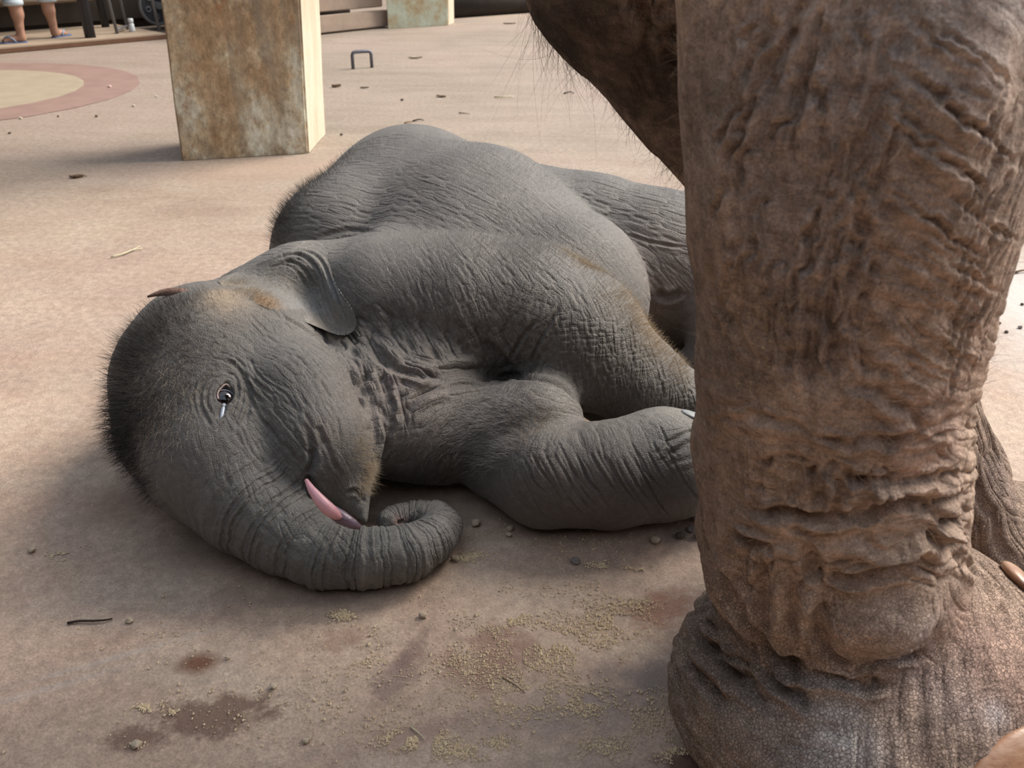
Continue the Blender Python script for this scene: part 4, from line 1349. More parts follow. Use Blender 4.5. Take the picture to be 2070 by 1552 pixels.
BROWN = (0.345, 0.250, 0.190)
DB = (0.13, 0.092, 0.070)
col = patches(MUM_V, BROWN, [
    (mp(1420, 300), 0.10, (0.188, 0.150, 0.125), 0.6), (mp(1430, 600), 0.12, (0.188, 0.144, 0.112), 0.6), (mp(1430, 950), 0.10, (0.213, 0.150, 0.112), 0.6), (mp(1700, 300), 0.08, (0.213, 0.169, 0.150), 0.5),  # dark left edge patches: the leg's shaded side painted in
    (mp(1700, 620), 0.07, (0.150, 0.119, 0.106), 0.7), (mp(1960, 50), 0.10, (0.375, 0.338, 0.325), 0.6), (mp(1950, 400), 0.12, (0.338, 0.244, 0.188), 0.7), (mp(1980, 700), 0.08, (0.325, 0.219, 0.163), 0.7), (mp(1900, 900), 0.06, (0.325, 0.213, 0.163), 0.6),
    (mp(1500, 450), 0.06, (0.275, 0.225, 0.200), 0.5), (mp(1860, 1280), 0.06, (0.375, 0.288, 0.250), 0.5), (mp(1840, 1270), 0.03, (0.500, 0.450, 0.450), 0.5), (mp(1930, 1290), 0.05, (0.375, 0.225, 0.150), 0.6),
    (mp(1600, 1500), 0.08, (0.350, 0.288, 0.250), 0.5), (mp(1690, 1540), 0.045, (0.525, 0.475, 0.438), 0.6), (mp(1680, 1420), 0.028, (0.625, 0.600, 0.575), 0.8), (mp(1620, 1500), 0.05, (0.375, 0.338, 0.312), 0.5), (mp(1720, 1500), 0.03, (0.562, 0.525, 0.500), 0.5),
    (mp(2020, 1440), 0.014, (0.750, 0.750, 0.750), 0.8), (mp(1950, 1390), 0.08, (0.300, 0.250, 0.250), 0.5), (mp(1400, 1350), 0.08, (0.188, 0.138, 0.106), 0.6), (mp(2040, 1350), 0.06, (0.338, 0.213, 0.163), 0.6),
    (mp(1100, 60), 0.14, (0.060, 0.043, 0.034), 0.9), (mp(1250, 120), 0.14, (0.060, 0.043, 0.034), 0.9), (mp(1330, 280), 0.12, (0.060, 0.043, 0.034), 0.9), (mp(2000, 1000), 0.10, (0.250, 0.188, 0.163), 0.7),  # near-black far leg patches: mostly shade painted into the tint
], seed=9)
g = NG('weathered brown hide')
at_ = g.attr('tint')
n1 = g.noise(10, 6, 0.7)
n2 = g.noise(55, 5, 0.7)
c = g.mix(0.75, at_, g.ramp(n1, [(0.3, 0.30), (0.7, 0.72)]), 'OVERLAY')
c = g.mix(0.55, c, g.ramp(n2, [(0.32, 0.22), (0.66, 0.76)]), 'OVERLAY')
fine = g.noise(420, 3, 0.7)
c = g.mix(0.35, c, g.ramp(fine, [(0.35, 0.2), (0.65, 0.8)]), 'OVERLAY')
# crackle, strongest low on the foot
sep = g.n('ShaderNodeSeparateXYZ'); g.l(g.co, sep.inputs[0])
low = g.ramp(g.math('MULTIPLY', sep.outputs['Z'], 2.0), [(0.50, 1.0), (0.80, 0.12)])
wv = g.n('ShaderNodeMix', data_type='VECTOR')
wv.inputs[0].default_value = 0.004
g.l(g.co, wv.inputs[4])
nz = g.n('ShaderNodeTexNoise'); nz.inputs['Scale'].default_value = 60; g.l(g.co, nz.inputs['Vector']); g.l(nz.outputs['Color'], wv.inputs[5])
v1 = g.ramp(g.vor(250, vec=wv.outputs[1]), [(0.0, 0.0), (0.13, 1.0)])
v2 = g.ramp(g.vor(110, vec=g.map((1, 1, 0.6), vec=wv.outputs[1])), [(0.0, 0.0), (0.05, 1.0)])
crk = g.math('MULTIPLY', v1, g.math('ADD', g.math('MULTIPLY', v2, 0.35), 0.65))
inv = g.math('MULTIPLY', g.math('SUBTRACT', 1.0, crk), low)
c = g.mix(g.math('MULTIPLY', inv, 0.42), c, (0.12, 0.075, 0.053))
# dusty yellow feed crumbs stuck to the hide
sp1 = g.ramp(g.vor(120, feat='F1'), [(0.09, 1.0), (0.15, 0.0)])
msk = g.ramp(g.noise(7, 3, 0.7), [(0.52, 0.0), (0.66, 1.0)])
c = g.mix(g.math('MULTIPLY', g.math('MULTIPLY', sp1, msk), 0.75), c, (0.55, 0.45, 0.26))
nb = g.bump(g.math('ADD', g.math('MULTIPLY', g.math('SUBTRACT', crk, 1.0), low), 1.0), 0.0016, 0.9)
up_w = g.ramp(g.math('MULTIPLY', sep.outputs['Z'], 1.0), [(0.28, 0.0), (0.42, 1.0)])
vw = g.noise(75, 6, 0.72, vec=g.map((1, 1, 0.22), vec=wv.outputs[1]), dist=0.8)
vr = g.ramp(vw, [(0.38, 0.0), (0.50, 0.85), (0.75, 1.0)])
nb = g.bump(g.math('MULTIPLY', vr, up_w), 0.0022, 0.5, nb)
hw = g.noise(60, 6, 0.7, vec=g.map((0.5, 0.5, 1.3), vec=wv.outputs[1]), dist=1.2)
nb = g.bump(g.ramp(hw, [(0.40, 0.0), (0.50, 0.9), (0.75, 1.0)]), 0.0035, 0.6, nb)
nb = g.bump(n2, 0.005, 0.6, nb)
nb = g.bump(g.noise(260, 4, 0.75), 0.0018, 0.7, nb)
MUM_MAT = g.fin(c, 0.8, nb, 0.22)
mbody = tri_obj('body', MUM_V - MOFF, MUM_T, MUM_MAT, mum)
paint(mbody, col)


# ================================================================== calf: ears, eye, tongue, nails, hair
def sheet(name, outline, lift, thick, mat, parent, off, rings=14, center=None, n=96, skin=None, extra=None):
    """a flap of hide: outline on the picture, laid just above the body and given thickness"""
    P = np.array(outline, float)
    seg = np.linalg.norm(np.diff(np.vstack([P, P[:1]]), axis=0), axis=1)
    cum = np.concatenate([[0], np.cumsum(seg)])
    Pc = np.vstack([P, P[:1]])
    u = np.linspace(0, cum[-1], n, endpoint=False)
    ring = np.stack([np.interp(u, cum, Pc[:, 0]), np.interp(u, cum, Pc[:, 1])], 1)
    for _ in range(2): ring = 0.25 * np.roll(ring, 1, 0) + 0.5 * ring + 0.25 * np.roll(ring, -1, 0)
    c = np.array(center if center is not None else ring.mean(0))
    pts, wts = [], []
    for r in range(rings + 1):
        f = r / rings
        pts.append(c + (ring - c) * f)
    return pts, ring, c


EAR = [(436, 566), (478, 548), (520, 530), (560, 511), (600, 497), (611, 486), (640, 484), (656, 494), (666, 520), (674, 560), (686, 585), (702, 608),
       (718, 632), (724, 652), (720, 668), (704, 679), (684, 679), (660, 670), (632, 658), (600, 645), (570, 632), (535, 622), (500, 604), (460, 585)]
ATT = [(436, 566), (460, 585), (500, 604), (535, 622), (570, 632), (600, 645)]      # seam to the head
pts, ring, c0_ = sheet('ear', EAR, 0, 0, None, None, None)
att = cat(ATT)
Vf = []
NR = len(ring)
def seamdist(x, y):
    return np.sqrt(((att - (x, y)) ** 2).sum(1)).min()


def bodydepth(x, y):
    h, n = CALF0.hit(x, y)
    if h is None: return None
    return (h - CAM) @ _fw


gx_, gy_ = np.meshgrid(np.arange(420, 745, 6), np.arange(475, 695, 6), indexing='ij')
ts = np.array([[bodydepth(x, y) or np.nan for y in gy_[0]] for x in gx_[:, 0]])
ts[ts > 1.9] = np.nan
for _ in range(60):      # fill the misses and smooth so that the flap bridges the neck
    m_ = np.isnan(ts)
    f = np.where(m_, 0, ts); k = (~m_).astype(float)
    sf, skk = np.zeros_like(f), np.zeros_like(f)
    for dx in (-1, 0, 1):
        for dy in (-1, 0, 1):
            sf += np.roll(np.roll(f, dx, 0), dy, 1); skk += np.roll(np.roll(k, dx, 0), dy, 1)
    av = sf / np.maximum(skk, 1e-9)
    if m_.any(): ts = np.where(m_ & (skk > 0), av, ts)
    elif _ > 40: break
td = ts.copy()
for _ in range(12):
    td[1:-1, 1:-1] = np.minimum(td[1:-1, 1:-1], 0.25 * (td[:-2, 1:-1] + td[2:, 1:-1] + td[1:-1, :-2] + td[1:-1, 2:]))


def tq(x, y):
    fx = np.clip((x - 420) / 6, 0, td.shape[0] - 1.001); fy = np.clip((y - 475) / 6, 0, td.shape[1] - 1.001)
    i, j = int(fx), int(fy); a, b = fx - i, fy - j
    return (td[i, j] * (1 - a) * (1 - b) + td[i + 1, j] * a * (1 - b) + td[i, j + 1] * (1 - a) * b + td[i + 1, j + 1] * a * b)


def earlift(x, y):
    s_ = seamdist(x, y)
    l_ = -0.004 + 0.020 * sstep(0, 70, s_) + 0.008 * sstep(60, 130, s_)
    # hollow in the middle of the ear, raised fold behind it
    l_ -= 0.014 * math.exp(-(((x - 622) / 34) ** 2 + ((y - 585) / 38) ** 2))
    l_ += 0.010 * math.exp(-(((x - 655 - (y - 560) * 0.35) / 13) ** 2)) * sstep(500, 560, y) * sstep(660, 600, y)
    l_ += 0.010 * math.exp(-(((y - 515 + (x - 560) * 0.25) / 12) ** 2)) * sstep(640, 590, x) * sstep(500, 560, x)
    l_ += 0.006 * math.exp(-(((x - 560) / 60) ** 2 + ((y - 610) / 25) ** 2))
    return l_


FV, BV = [], []
for r, rp in enumerate(pts):
    for (x, y) in (rp if r else [c0_]):
        t = tq(x, y) - earlift(x, y)
        edge = r / (len(pts) - 1)
        FV.append(dep(x, y, t))
        BV.append(dep(x, y, t + 0.004 + 0.007 * (1 - edge ** 3)))
FV, BV = np.array(FV), np.array(BV)
nf = len(FV)
tr_ = []
R1 = len(pts)
for k in range(NR):
    tr_.append((0, 1 + (k + 1) % NR, 1 + k))
for r in range(1, R1 - 1):
    for k in range(NR):
        a = 1 + (r - 1) * NR + k; b = 1 + (r - 1) * NR + (k + 1) % NR
        tr_ += [(a, b, b + NR), (a, b + NR, a + NR)]
tr_ = np.array(tr_)
bk = tr_[:, ::-1] + nf
o0 = 1 + (R1 - 2) * NR
sd_ = []
for k in range(NR):
    a, b = o0 + k, o0 + (k + 1) % NR
    sd_ += [(a, b, b + nf), (a, b + nf, a + nf)]
T = np.concatenate([tr_, bk, np.array(sd_)])
V = np.concatenate([FV, BV])
if (normals(V, T)[0] @ (CAM - V[0])) < 0: T = T[:, ::-1]
for px_ in ((2.4, 2.0) if Q >= 1 else (3,)):
    V, T = refine(V, T, px_)
V = lap(V, T, 2)
es = Skin(V, T)
es.flow([(470, 575, 20, 6*mm, 0.5*mm, 4, 0), (560, 560, -10, 5*mm, 0.8*mm, 5, 0), (600, 545, 30, 5*mm, 1.8*mm, 6, 0), (625, 570, 55, 5*mm, 2.2*mm, 6, 0), (600, 590, 40, 5*mm, 1.5*mm, 5, 0.1),
         (645, 600, 65, 5*mm, 2.0*mm, 6, 0), (560, 610, 20, 7*mm, 0.2*mm, 4, 0), (640, 650, 35, 6*mm, 0.5*mm, 4, 0), (672, 560, 62, 7*mm, 1.0*mm, 6, 0), (690, 610, 62, 7*mm, 1.4*mm, 6, 0), (705, 655, 75, 6*mm, 1.2*mm, 5, 0), (640, 500, 10, 6*mm, 0.6*mm, 4, 0)], seed=61, reach=0.1)
for q_, w, d in [([(552, 525), (590, 512), (620, 522), (642, 550), (655, 590), (664, 620), (676, 650)], 5, 4.5), ([(560, 520), (600, 505), (632, 512), (655, 535), (668, 575), (690, 625), (700, 660)], 4, 3),
                 ([(560, 535), (590, 528), (615, 545), (632, 575), (640, 605)], 4, 3), ([(545, 540), (580, 535), (605, 555), (618, 580)], 3.5, 2), ([(640, 610), (652, 640), (668, 665)], 4, 2.5), ([(646, 520), (665, 560), (680, 600), (690, 640)], 3.5, 2),
                 ([(600, 495), (622, 498), (640, 492)], 3, 2)]:
    es.crease(q_, w * 0.0008, d * 0.001)
V = es.press(False)
ear = tri_obj('ear', V - OFF, T, CALF_MAT, calf)
paint(ear, patches(V, (0.155, 0.143, 0.127), [(dep(490, 590, tq(490, 590)), 0.035, (0.30, 0.20, 0.115), 0.8), (dep(530, 610, tq(530, 610)), 0.030, (0.38, 0.22, 0.11), 0.9), (dep(455, 575, tq(455, 575)), 0.03, (0.26, 0.19, 0.13), 0.6),
                                            (dep(610, 620, tq(610, 620)), 0.05, (0.24, 0.24, 0.24), 0.6), (dep(650, 660, tq(650, 660)), 0.03, (0.27, 0.22, 0.17), 0.6), (dep(690, 580, tq(690, 580)), 0.04, (0.14, 0.15, 0.155), 0.7)], 6))
tag(ear, 'floppy left ear folded back over the neck')
# tip of the other ear behind the crown
e2 = []
tb = bodydepth(345, 610) or 1.33
for k, (x, y, r) in enumerate([(298, 600, 2), (310, 596, 4), (325, 592, 6.5), (342, 590, 9), (362, 592, 12), (385, 600, 14)]):
    e2.append((dep(x, y, tb + 0.03 + 0.004 * k), r * (tb) / F))
Vv, Ff = sweep([p for p, r in e2], [r for p, r in e2], 14)
Vv = np.array(Vv)
e2o = mesh_obj('ear', Vv - OFF, Ff, CALF_MAT, calf)
paint(e2o, np.tile(np.array((0.17, 0.085, 0.055)), (len(Vv), 1)))
tag(e2o, 'reddish tip of the far ear behind the crown')

# eye
g = NG('dark wet eye')
ec, en = pt(455, 799), None
hc, hn = CALF0.hit(455, 799)
er = 0.0185
EC = hc - hn * (er - 0.0010)
ir = (dep(457, 799, 1.0) - CAM); ir /= np.linalg.norm(ir)
look = -ir * 0.55 + hn * 0.6; look /= np.linalg.norm(look)
dn_ = g.n('ShaderNodeVectorMath', operation='DOT_PRODUCT')
nrm = g.n('ShaderNodeVectorMath', operation='NORMALIZE')
g.l(g.co, nrm.inputs[0]); g.l(nrm.outputs[0], dn_.inputs[0])
dn_.inputs[1].default_value = tuple(look)
c = g.ramp(dn_.outputs['Value'], [(0.60, (0.42, 0.47, 0.55)), (0.64, (0.008, 0.006, 0.007)), (0.93, (0.022, 0.014, 0.012)), (0.95, (0.002, 0.002, 0.002))])
EYE = g.fin(c, 0.05, None, 0.8)
V_, F_ = [], []
bm = bmesh.new(); bmesh.ops.create_uvsphere(bm, u_segments=40, v_segments=24, radius=er)
eye = bm_obj('eye', bm, EYE, calf, True)
eye.location = Vector(EC - OFF)
tag(eye, 'dark shiny eye')
# lower tear line of pale wet tissue
WET = plain('pale wet tissue', (0.38, 0.42, 0.50), 0.2, 0.6, 0.15, 60)
PKL = plain('pinkish lid rim', (0.42, 0.30, 0.27), 0.5, 0.5, 0.1, 60)
tl_ = []
for (x, y, r) in [(454, 812, 4), (452, 822, 5.5), (450, 834, 4.5), (448, 845, 3), (446, 852, 1.2)]:
    h, n = CALF0.hit(x, y)
    tl_.append((h - n * (0.0068 if y < 838 else 0.004), r * ((h - CAM) @ _fw) / F))
tube('tear_corner', [p - OFF for p, r in tl_], [r for p, r in tl_], WET, calf, 12)
lr = []
for (x, y) in cat([(441, 806), (440, 795), (446, 784), (457, 776), (466, 782)]):
    h, n = CALF0.hit(x, y)
    lr.append(h - n * 0.0012)
tube('eyelid_rim', [p - OFF for p in lr], 0.0014, PKL, calf, 8)

# tongue and gum in the open mouth
g = NG('pink tongue')
TONGUE = g.fin(g.mix(g.noise(40, 4), (0.62, 0.27, 0.30), (0.75, 0.42, 0.44)), 0.32, g.bump(g.noise(220, 3), 0.001, 0.5), 0.5)
g = NG('dark gum')
GUM = g.fin(g.mix(g.noise(60, 4), (0.12, 0.075, 0.10), (0.22, 0.15, 0.19)), 0.3, g.bump(g.noise(150, 3), 0.002, 0.6), 0.5)
def md(x, y, dz):
    h, n = MOUTH.hit(x, y)
    if h is None: return dep(x, y, 1.19)
    return h - n * dz


MOUTH = Skin(CALF_V, CALF_T)
tt_ = [(dep(619, 970, 1.204), 4), (dep(629, 988, 1.195), 8), (dep(646, 1010, 1.192), 12), (dep(664, 1029, 1.194), 14), (dep(679, 1040, 1.200), 11), (dep(688, 1046, 1.206), 5)]
Vv, Ff = sweep([p for p, r in tt_], [r * 1.18 / F for p, r in tt_], 16)
mesh_obj('tongue', np.array(Vv) - OFF, Ff, TONGUE, calf)
gg = [(dep(655, 1022, 1.226), 12), (dep(690, 1046, 1.224), 15), (dep(714, 1059, 1.229), 11), (dep(728, 1066, 1.234), 5)]
Vv, Ff = sweep([p for p, r in gg], [r * 1.2 / F for p, r in gg], 14)
mesh_obj('gum', np.array(Vv) - OFF, Ff, GUM, calf)

# nails
g = NG('calf nail')
NAIL = g.fin(g.mix(g.noise(25, 3), (0.20, 0.215, 0.225), (0.28, 0.285, 0.28)), 0.45, None, 0.4)


def nail(name, S0, px, py, rx, ry, ang, dz, mat, par, off, th=0.35, depth=0.55):
    h, n = S0.hit(px, py)
    if h is None: return None
    sc = ((h - CAM) @ _fw) / F
    th_ = math.radians(ang)
    u = _R * math.cos(th_) - _U * math.sin(th_)
    u = u - n * (u @ n); u /= np.linalg.norm(u)
    v = np.cross(n, u)
    bm = bmesh.new(); bmesh.ops.create_uvsphere(bm, u_segments=32, v_segments=16, radius=1.0)
    for w in bm.verts:
        q = np.array(w.co)
        p_ = h + u * q[0] * rx * sc + v * q[1] * ry * sc + n * (q[2] * min(rx, ry) * sc * th + dz)
        w.co = Vector(p_ - off)
    return bm_obj(name, bm, mat, par, True)


nail('toenail', CALF0, 1398, 838, 22, 15, 48, 0.0, NAIL, calf, OFF, 0.35)
nail('toenail', CALF0, 1440, 890, 20, 26, 80, 0.0, NAIL, calf, OFF, 0.35)


# ---- hair
def hair_obj(name, segs, radius, mat, parent, off):
    """segs: (n hairs, k points, 3)"""
    n, k, _ = segs.shape
    cu = bpy.data.hair_curves.new(name)
    cu.add_curves([k] * n)
    cu.points.foreach_set('position', (segs - off).astype(np.float32).ravel())
    at2 = cu.attributes.get('radius') or cu.attributes.new('radius', 'FLOAT', 'POINT')
    prof_ = np.linspace(1, 0.15, k)[None, :] * radius[:, None]
    at2.data.foreach_set('value', prof_.astype(np.float32).ravel())
    cu.materials.append(mat)
    o = bpy.data.objects.new(name, cu)
    C.objects.link(o)
    if parent: o.parent = parent
    return tag(o, kind='stuff')


rng = np.random.default_rng(3)


def grow(Vx, Nx, regions, k=6, curl=0.25):
    out, rad = [], []
    for (px, py, rg, cnt, ln, ang, lift, th) in regions:
        S0 = regions_src
        h, n = S0.hit(px, py)
        if h is None: continue
        d = np.linalg.norm(Vx - h, axis=1)
        m_ = np.where((d < rg * 1.4) & ((Nx @ n) > -0.6))[0]
        if len(m_) == 0: continue
        w = np.exp(-(d[m_] / rg) ** 2 * 1.5)
        zc = (Vx[m_] - CAM) @ _fw
        w = w / w.sum()
        idx = rng.choice(m_, size=cnt, p=w)
        B = Vx[idx] + rng.normal(0, 0.0008, (cnt, 3))
        N_ = Nx[idx]
        th_ = math.radians(ang)
        cd_ = _R * math.cos(th_) - _U * math.sin(th_)
        Dc = cd_ - N_ * (N_ @ cd_)[:, None]
        D0 = N_ * lift + Dc * (1 - lift) + rng.normal(0, 0.16, (cnt, 3))
        D0 /= np.linalg.norm(D0, axis=1)[:, None]
        L = ln * rng.uniform(0.5, 1.15, cnt)
        bend = rng.normal(0, curl, (cnt, 3)) + Dc * 0.25
        P = np.zeros((cnt, k, 3))
        for i in range(k):
            f = i / (k - 1)
            P[:, i] = B + (D0 * f + bend * f * f * 0.6) * L[:, None]
        out.append(P); rad.append(np.full(cnt, th) * rng.uniform(0.7, 1.2, cnt))
    return np.concatenate(out), np.concatenate(rad)


regions_src = CALF0
CN = normals(CALF_V, CALF_T)
DH = NG('dark bristle'); DH = DH.fin((0.028, 0.022, 0.018), 0.5, None, 0.4)
PH = NG('pale fuzz'); PH = PH.fin((0.46, 0.36, 0.24), 0.5, None, 0.4)
GH = NG('grey fuzz'); GH = GH.fin((0.36, 0.34, 0.32), 0.5, None, 0.4)
HS_ = 1.0 if Q >= 1 else 0.4


def rr(lst): return [(a, b, c_, int(d * HS_), e, f, g_, h_) for a, b, c_, d, e, f, g_, h_ in lst]


seg, rd = grow(CALF_V, CN, rr([
    # crown and brow bristles
    (250, 800, 0.06, 630, 0.030, 150, 0.75, 0.00030), (240, 860, 0.05, 462, 0.030, 170, 0.75, 0.00030), (262, 720, 0.06, 546, 0.028, 200, 0.7, 0.00030), (300, 660, 0.06, 462, 0.024, 215, 0.65, 0.00028),
    (255, 910, 0.04, 336, 0.028, 150, 0.75, 0.00030), (290, 970, 0.04, 252, 0.022, 140, 0.7, 0.00028), (340, 760, 0.09, 756, 0.020, 200, 0.45, 0.00022), (350, 620, 0.05, 294, 0.018, 250, 0.6, 0.00024),
    (370, 680, 0.07, 378, 0.017, 200, 0.4, 0.00020), (300, 850, 0.06, 378, 0.020, 170, 0.5, 0.00024), (410, 600, 0.05, 168, 0.014, 240, 0.4, 0.00018),
    # nape and back
    (540, 500, 0.06, 700, 0.028, 250, 0.6, 0.00026), (575, 440, 0.06, 700, 0.026, 240, 0.65, 0.00026), (620, 375, 0.07, 600, 0.020, 240, 0.7, 0.00022), (690, 325, 0.08, 500, 0.016, 250, 0.7, 0.00018),
    # armpit and chest
    (1000, 730, 0.05, 160, 0.030, 110, 0.5, 0.00020), (850, 930, 0.06, 300, 0.022, 120, 0.5, 0.00018), (950, 900, 0.07, 600, 0.026, 170, 0.5, 0.00018), (1080, 740, 0.03, 60, 0.030, 100, 0.5, 0.00020),
    (700, 920, 0.05, 150, 0.014, 90, 0.5, 0.00016),
]), curl=0.22)
hair_obj('hair', seg, rd, DH, calf, OFF)
seg, rd = grow(CALF_V, CN, rr([
    (760, 300, 0.09, 500, 0.013, 270, 0.6, 0.00016), (850, 290, 0.10, 600, 0.012, 280, 0.6, 0.00016), (960, 320, 0.10, 600, 0.012, 300, 0.6, 0.00016), (1080, 345, 0.10, 500, 0.012, 300, 0.6, 0.00016), (1200, 370, 0.10, 500, 0.012, 290, 0.6, 0.00016), (1320, 405, 0.10, 400, 0.012, 290, 0.6, 0.00016),
    (1000, 420, 0.14, 900, 0.011, 60, 0.4, 0.00014), (1120, 480, 0.12, 900, 0.011, 60, 0.4, 0.00016), (850, 400, 0.16, 700, 0.011, 60, 0.4, 0.00013), (1240, 560, 0.07, 500, 0.010, 60, 0.5, 0.00014),
    (980, 484, 0.07, 1300, 0.011, 280, 0.75, 0.00019), (860, 474, 0.07, 1200, 0.011, 270, 0.75, 0.00019), (1080, 498, 0.06, 1200, 0.011, 290, 0.75, 0.00019), (740, 480, 0.06, 300, 0.010, 270, 0.7, 0.00015),
    (960, 880, 0.05, 700, 0.022, 175, 0.5, 0.00018), (1010, 870, 0.05, 700, 0.020, 190, 0.6, 0.00018), (1070, 840, 0.05, 400, 0.014, 200, 0.6, 0.00015), (930, 830, 0.08, 500, 0.014, 130, 0.4, 0.00013),
    (480, 900, 0.12, 300, 0.006, 60, 0.4, 0.00010), (1000, 600, 0.16, 700, 0.010, 60, 0.4, 0.00012),
]), curl=0.2)
hair_obj('hair', seg, rd, GH, calf, OFF)
seg, rd = grow(CALF_V, CN, rr([
    (735, 900, 0.025, 350, 0.011, 0, 0.6, 0.00016), (748, 950, 0.022, 450, 0.013, 20, 0.6, 0.00016), (735, 985, 0.015, 200, 0.012, 40, 0.6, 0.00016), (745, 965, 0.012, 10, 0.03, 30, 0.5, 0.0002),
    (1180, 532, 0.05, 1100, 0.011, 320, 0.7, 0.00018), (1250, 600, 0.05, 700, 0.013, 330, 0.7, 0.00020), (1295, 650, 0.045, 800, 0.013, 330, 0.7, 0.00020), (1330, 700, 0.04, 700, 0.014, 330, 0.7, 0.00020), (1375, 745, 0.035, 500, 0.013, 320, 0.7, 0.0002),
    (330, 760, 0.09, 350, 0.016, 80, 0.3, 0.00018), (310, 860, 0.06, 200, 0.016, 80, 0.3, 0.00018), (1050, 862, 0.04, 300, 0.010, 270, 0.6, 0.00016), (1100, 850, 0.03, 200, 0.008, 270, 0.6, 0.00015),
    (1320, 640, 0.03, 200, 0.009, 0, 0.6, 0.00016), (640, 700, 0.10, 200, 0.008, 60, 0.3, 0.00012),
]), curl=0.2)
hair_obj('hair', seg, rd, PH, calf, OFF)
regions_src = es
EN = normals(V, T)
seg, rd = grow(V, EN, rr([(500, 590, 0.035, 400, 0.010, 60, 0.4, 0.00018), (535, 612, 0.025, 350, 0.010, 50, 0.5, 0.00018), (470, 570, 0.03, 250, 0.011, 60, 0.4, 0.00016), (560, 560, 0.04, 250, 0.008, 50, 0.3, 0.00014)]))
hair_obj('ear_hair', seg, rd, PH, calf, OFF)

# ================================================================== mother: nails, tail-like fringe, stray hairs
g = NG('orange horn nail')
n1 = g.noise(14, 5, 0.7, vec=g.map((1, 1, 3)))
HORN = g.fin(g.ramp(n1, [(0.35, (0.15, 0.07, 0.04)), (0.5, (0.29, 0.155, 0.09)), (0.68, (0.38, 0.25, 0.17))]), 0.35, g.bump(n1, 0.003, 0.5), 0.5)
nail('toenail', MUM0, 2058, 1562, 135, 66, -30, -0.006, HORN, mum, MOFF, 0.30)
for (x, y, rx, ry, an) in ((2048, 1172, 48, 30, -55),):
    nail('toenail', MUM0, x, y, rx, ry, an, 0.006, HORN, mum, MOFF, 0.5)
regions_src = MUM0
MN = normals(MUM_V, MUM_T)
BH = NG('coarse dark hair'); BH = BH.fin((0.045, 0.028, 0.018), 0.5, None, 0.4)
TH_ = NG('coarse tan hair'); TH_ = TH_.fin((0.34, 0.25, 0.17), 0.5, None, 0.4)
seg, rd = grow(MUM_V, MN, rr([
    (1072, 15, 0.05, 45, 0.080, 100, 0.35, 0.00017), (1100, 50, 0.04, 40, 0.08, 100, 0.35, 0.00017), (1130, 85, 0.04, 40, 0.07, 100, 0.35, 0.00017), (1165, 130, 0.04, 45, 0.06, 105, 0.35, 0.00017), (1205, 185, 0.04, 40, 0.045, 110, 0.4, 0.00017),
    (1260, 240, 0.05, 50, 0.028, 110, 0.4, 0.00016), (1330, 310, 0.05, 40, 0.028, 110, 0.5, 0.00016), (1370, 345, 0.03, 25, 0.035, 120, 0.6, 0.00016),
]), k=10, curl=0.75)
hair_obj('hair', seg, rd, BH, mum, MOFF)
ml = []
rs = np.random.default_rng(11)
for _ in range(150):
    ml.append((rs.uniform(1385, 2020), rs.uniform(20, 1100), 0.02, 2, rs.uniform(0.012, 0.035), rs.uniform(0, 360), 0.35, 0.00017))
for _ in range(60):
    ml.append((rs.uniform(1372, 1420), rs.uniform(20, 1150), 0.01, 2, rs.uniform(0.010, 0.028), rs.uniform(120, 240), 0.5, 0.00017))
for _ in range(40):
    ml.append((rs.uniform(1985, 2040), rs.uniform(350, 800), 0.01, 3, rs.uniform(0.008, 0.02), rs.uniform(-60, 60), 0.5, 0.00017))
seg, rd = grow(MUM_V, MN, ml, k=9, curl=0.7)
hair_obj('hair', seg, rd, TH_, mum, MOFF)


# ================================================================== person at the far left
def person():
    pf1, pf2 = onslab(47, 86), onslab(113, 76)        # heels stand on the slab
    z0 = HS
    s = SDF((min(pf1[0], pf2[0]) - 0.45, min(pf1[1], pf2[1]) - 0.45, 0.0), (max(pf1[0], pf2[0]) + 0.45, max(pf1[1], pf2[1]) + 0.45, 1.55), 0.011)
    return pf1, pf2, s


pf1, pf2, _s = person()
CUFF = 0.265
ctrp = (pf1 + pf2) / 2
pe = bpy.data.objects.new('person', None); C.objects.link(pe)
pe.location = (ctrp[0], ctrp[1], HS)
bpy.context.view_layer.update()
PO = np.array(pe.location)
side = pf2 - pf1; side[2] = 0; wd = np.linalg.norm(side); side /= wd
fwd = np.array([-side[1], side[0], 0.0])
if fwd[1] < 0: fwd = -fwd
Z = np.array([0, 0, 1.0])
hipc = ctrp + Z * 0.70
hips = [hipc - side * 0.075, hipc + side * 0.075]
SKINM = NG('skin tone'); n_ = SKINM.noise(30, 4); SKINM = SKINM.fin(SKINM.mix(n_, (0.32, 0.17, 0.115), (0.42, 0.24, 0.165)), 0.55, None, 0.4)
DENIM = plain('faded denim', (0.22, 0.32, 0.40), 0.85, 0.2, 0.25, 60)
CUFFM = plain('pale frayed denim', (0.45, 0.52, 0.55), 0.9, 0.2, 0.2, 60)
SHIRT = plain('dark cotton', (0.07, 0.08, 0.10), 0.9, 0.2, 0.2, 40)
FLIP = plain('blue foam sole', (0.12, 0.17, 0.30), 0.7, 0.3, 0.2, 40)
HAIRM = plain('black hair', (0.015, 0.012, 0.010), 0.6, 0.4, 0.2, 80)
s = _s
toes = []
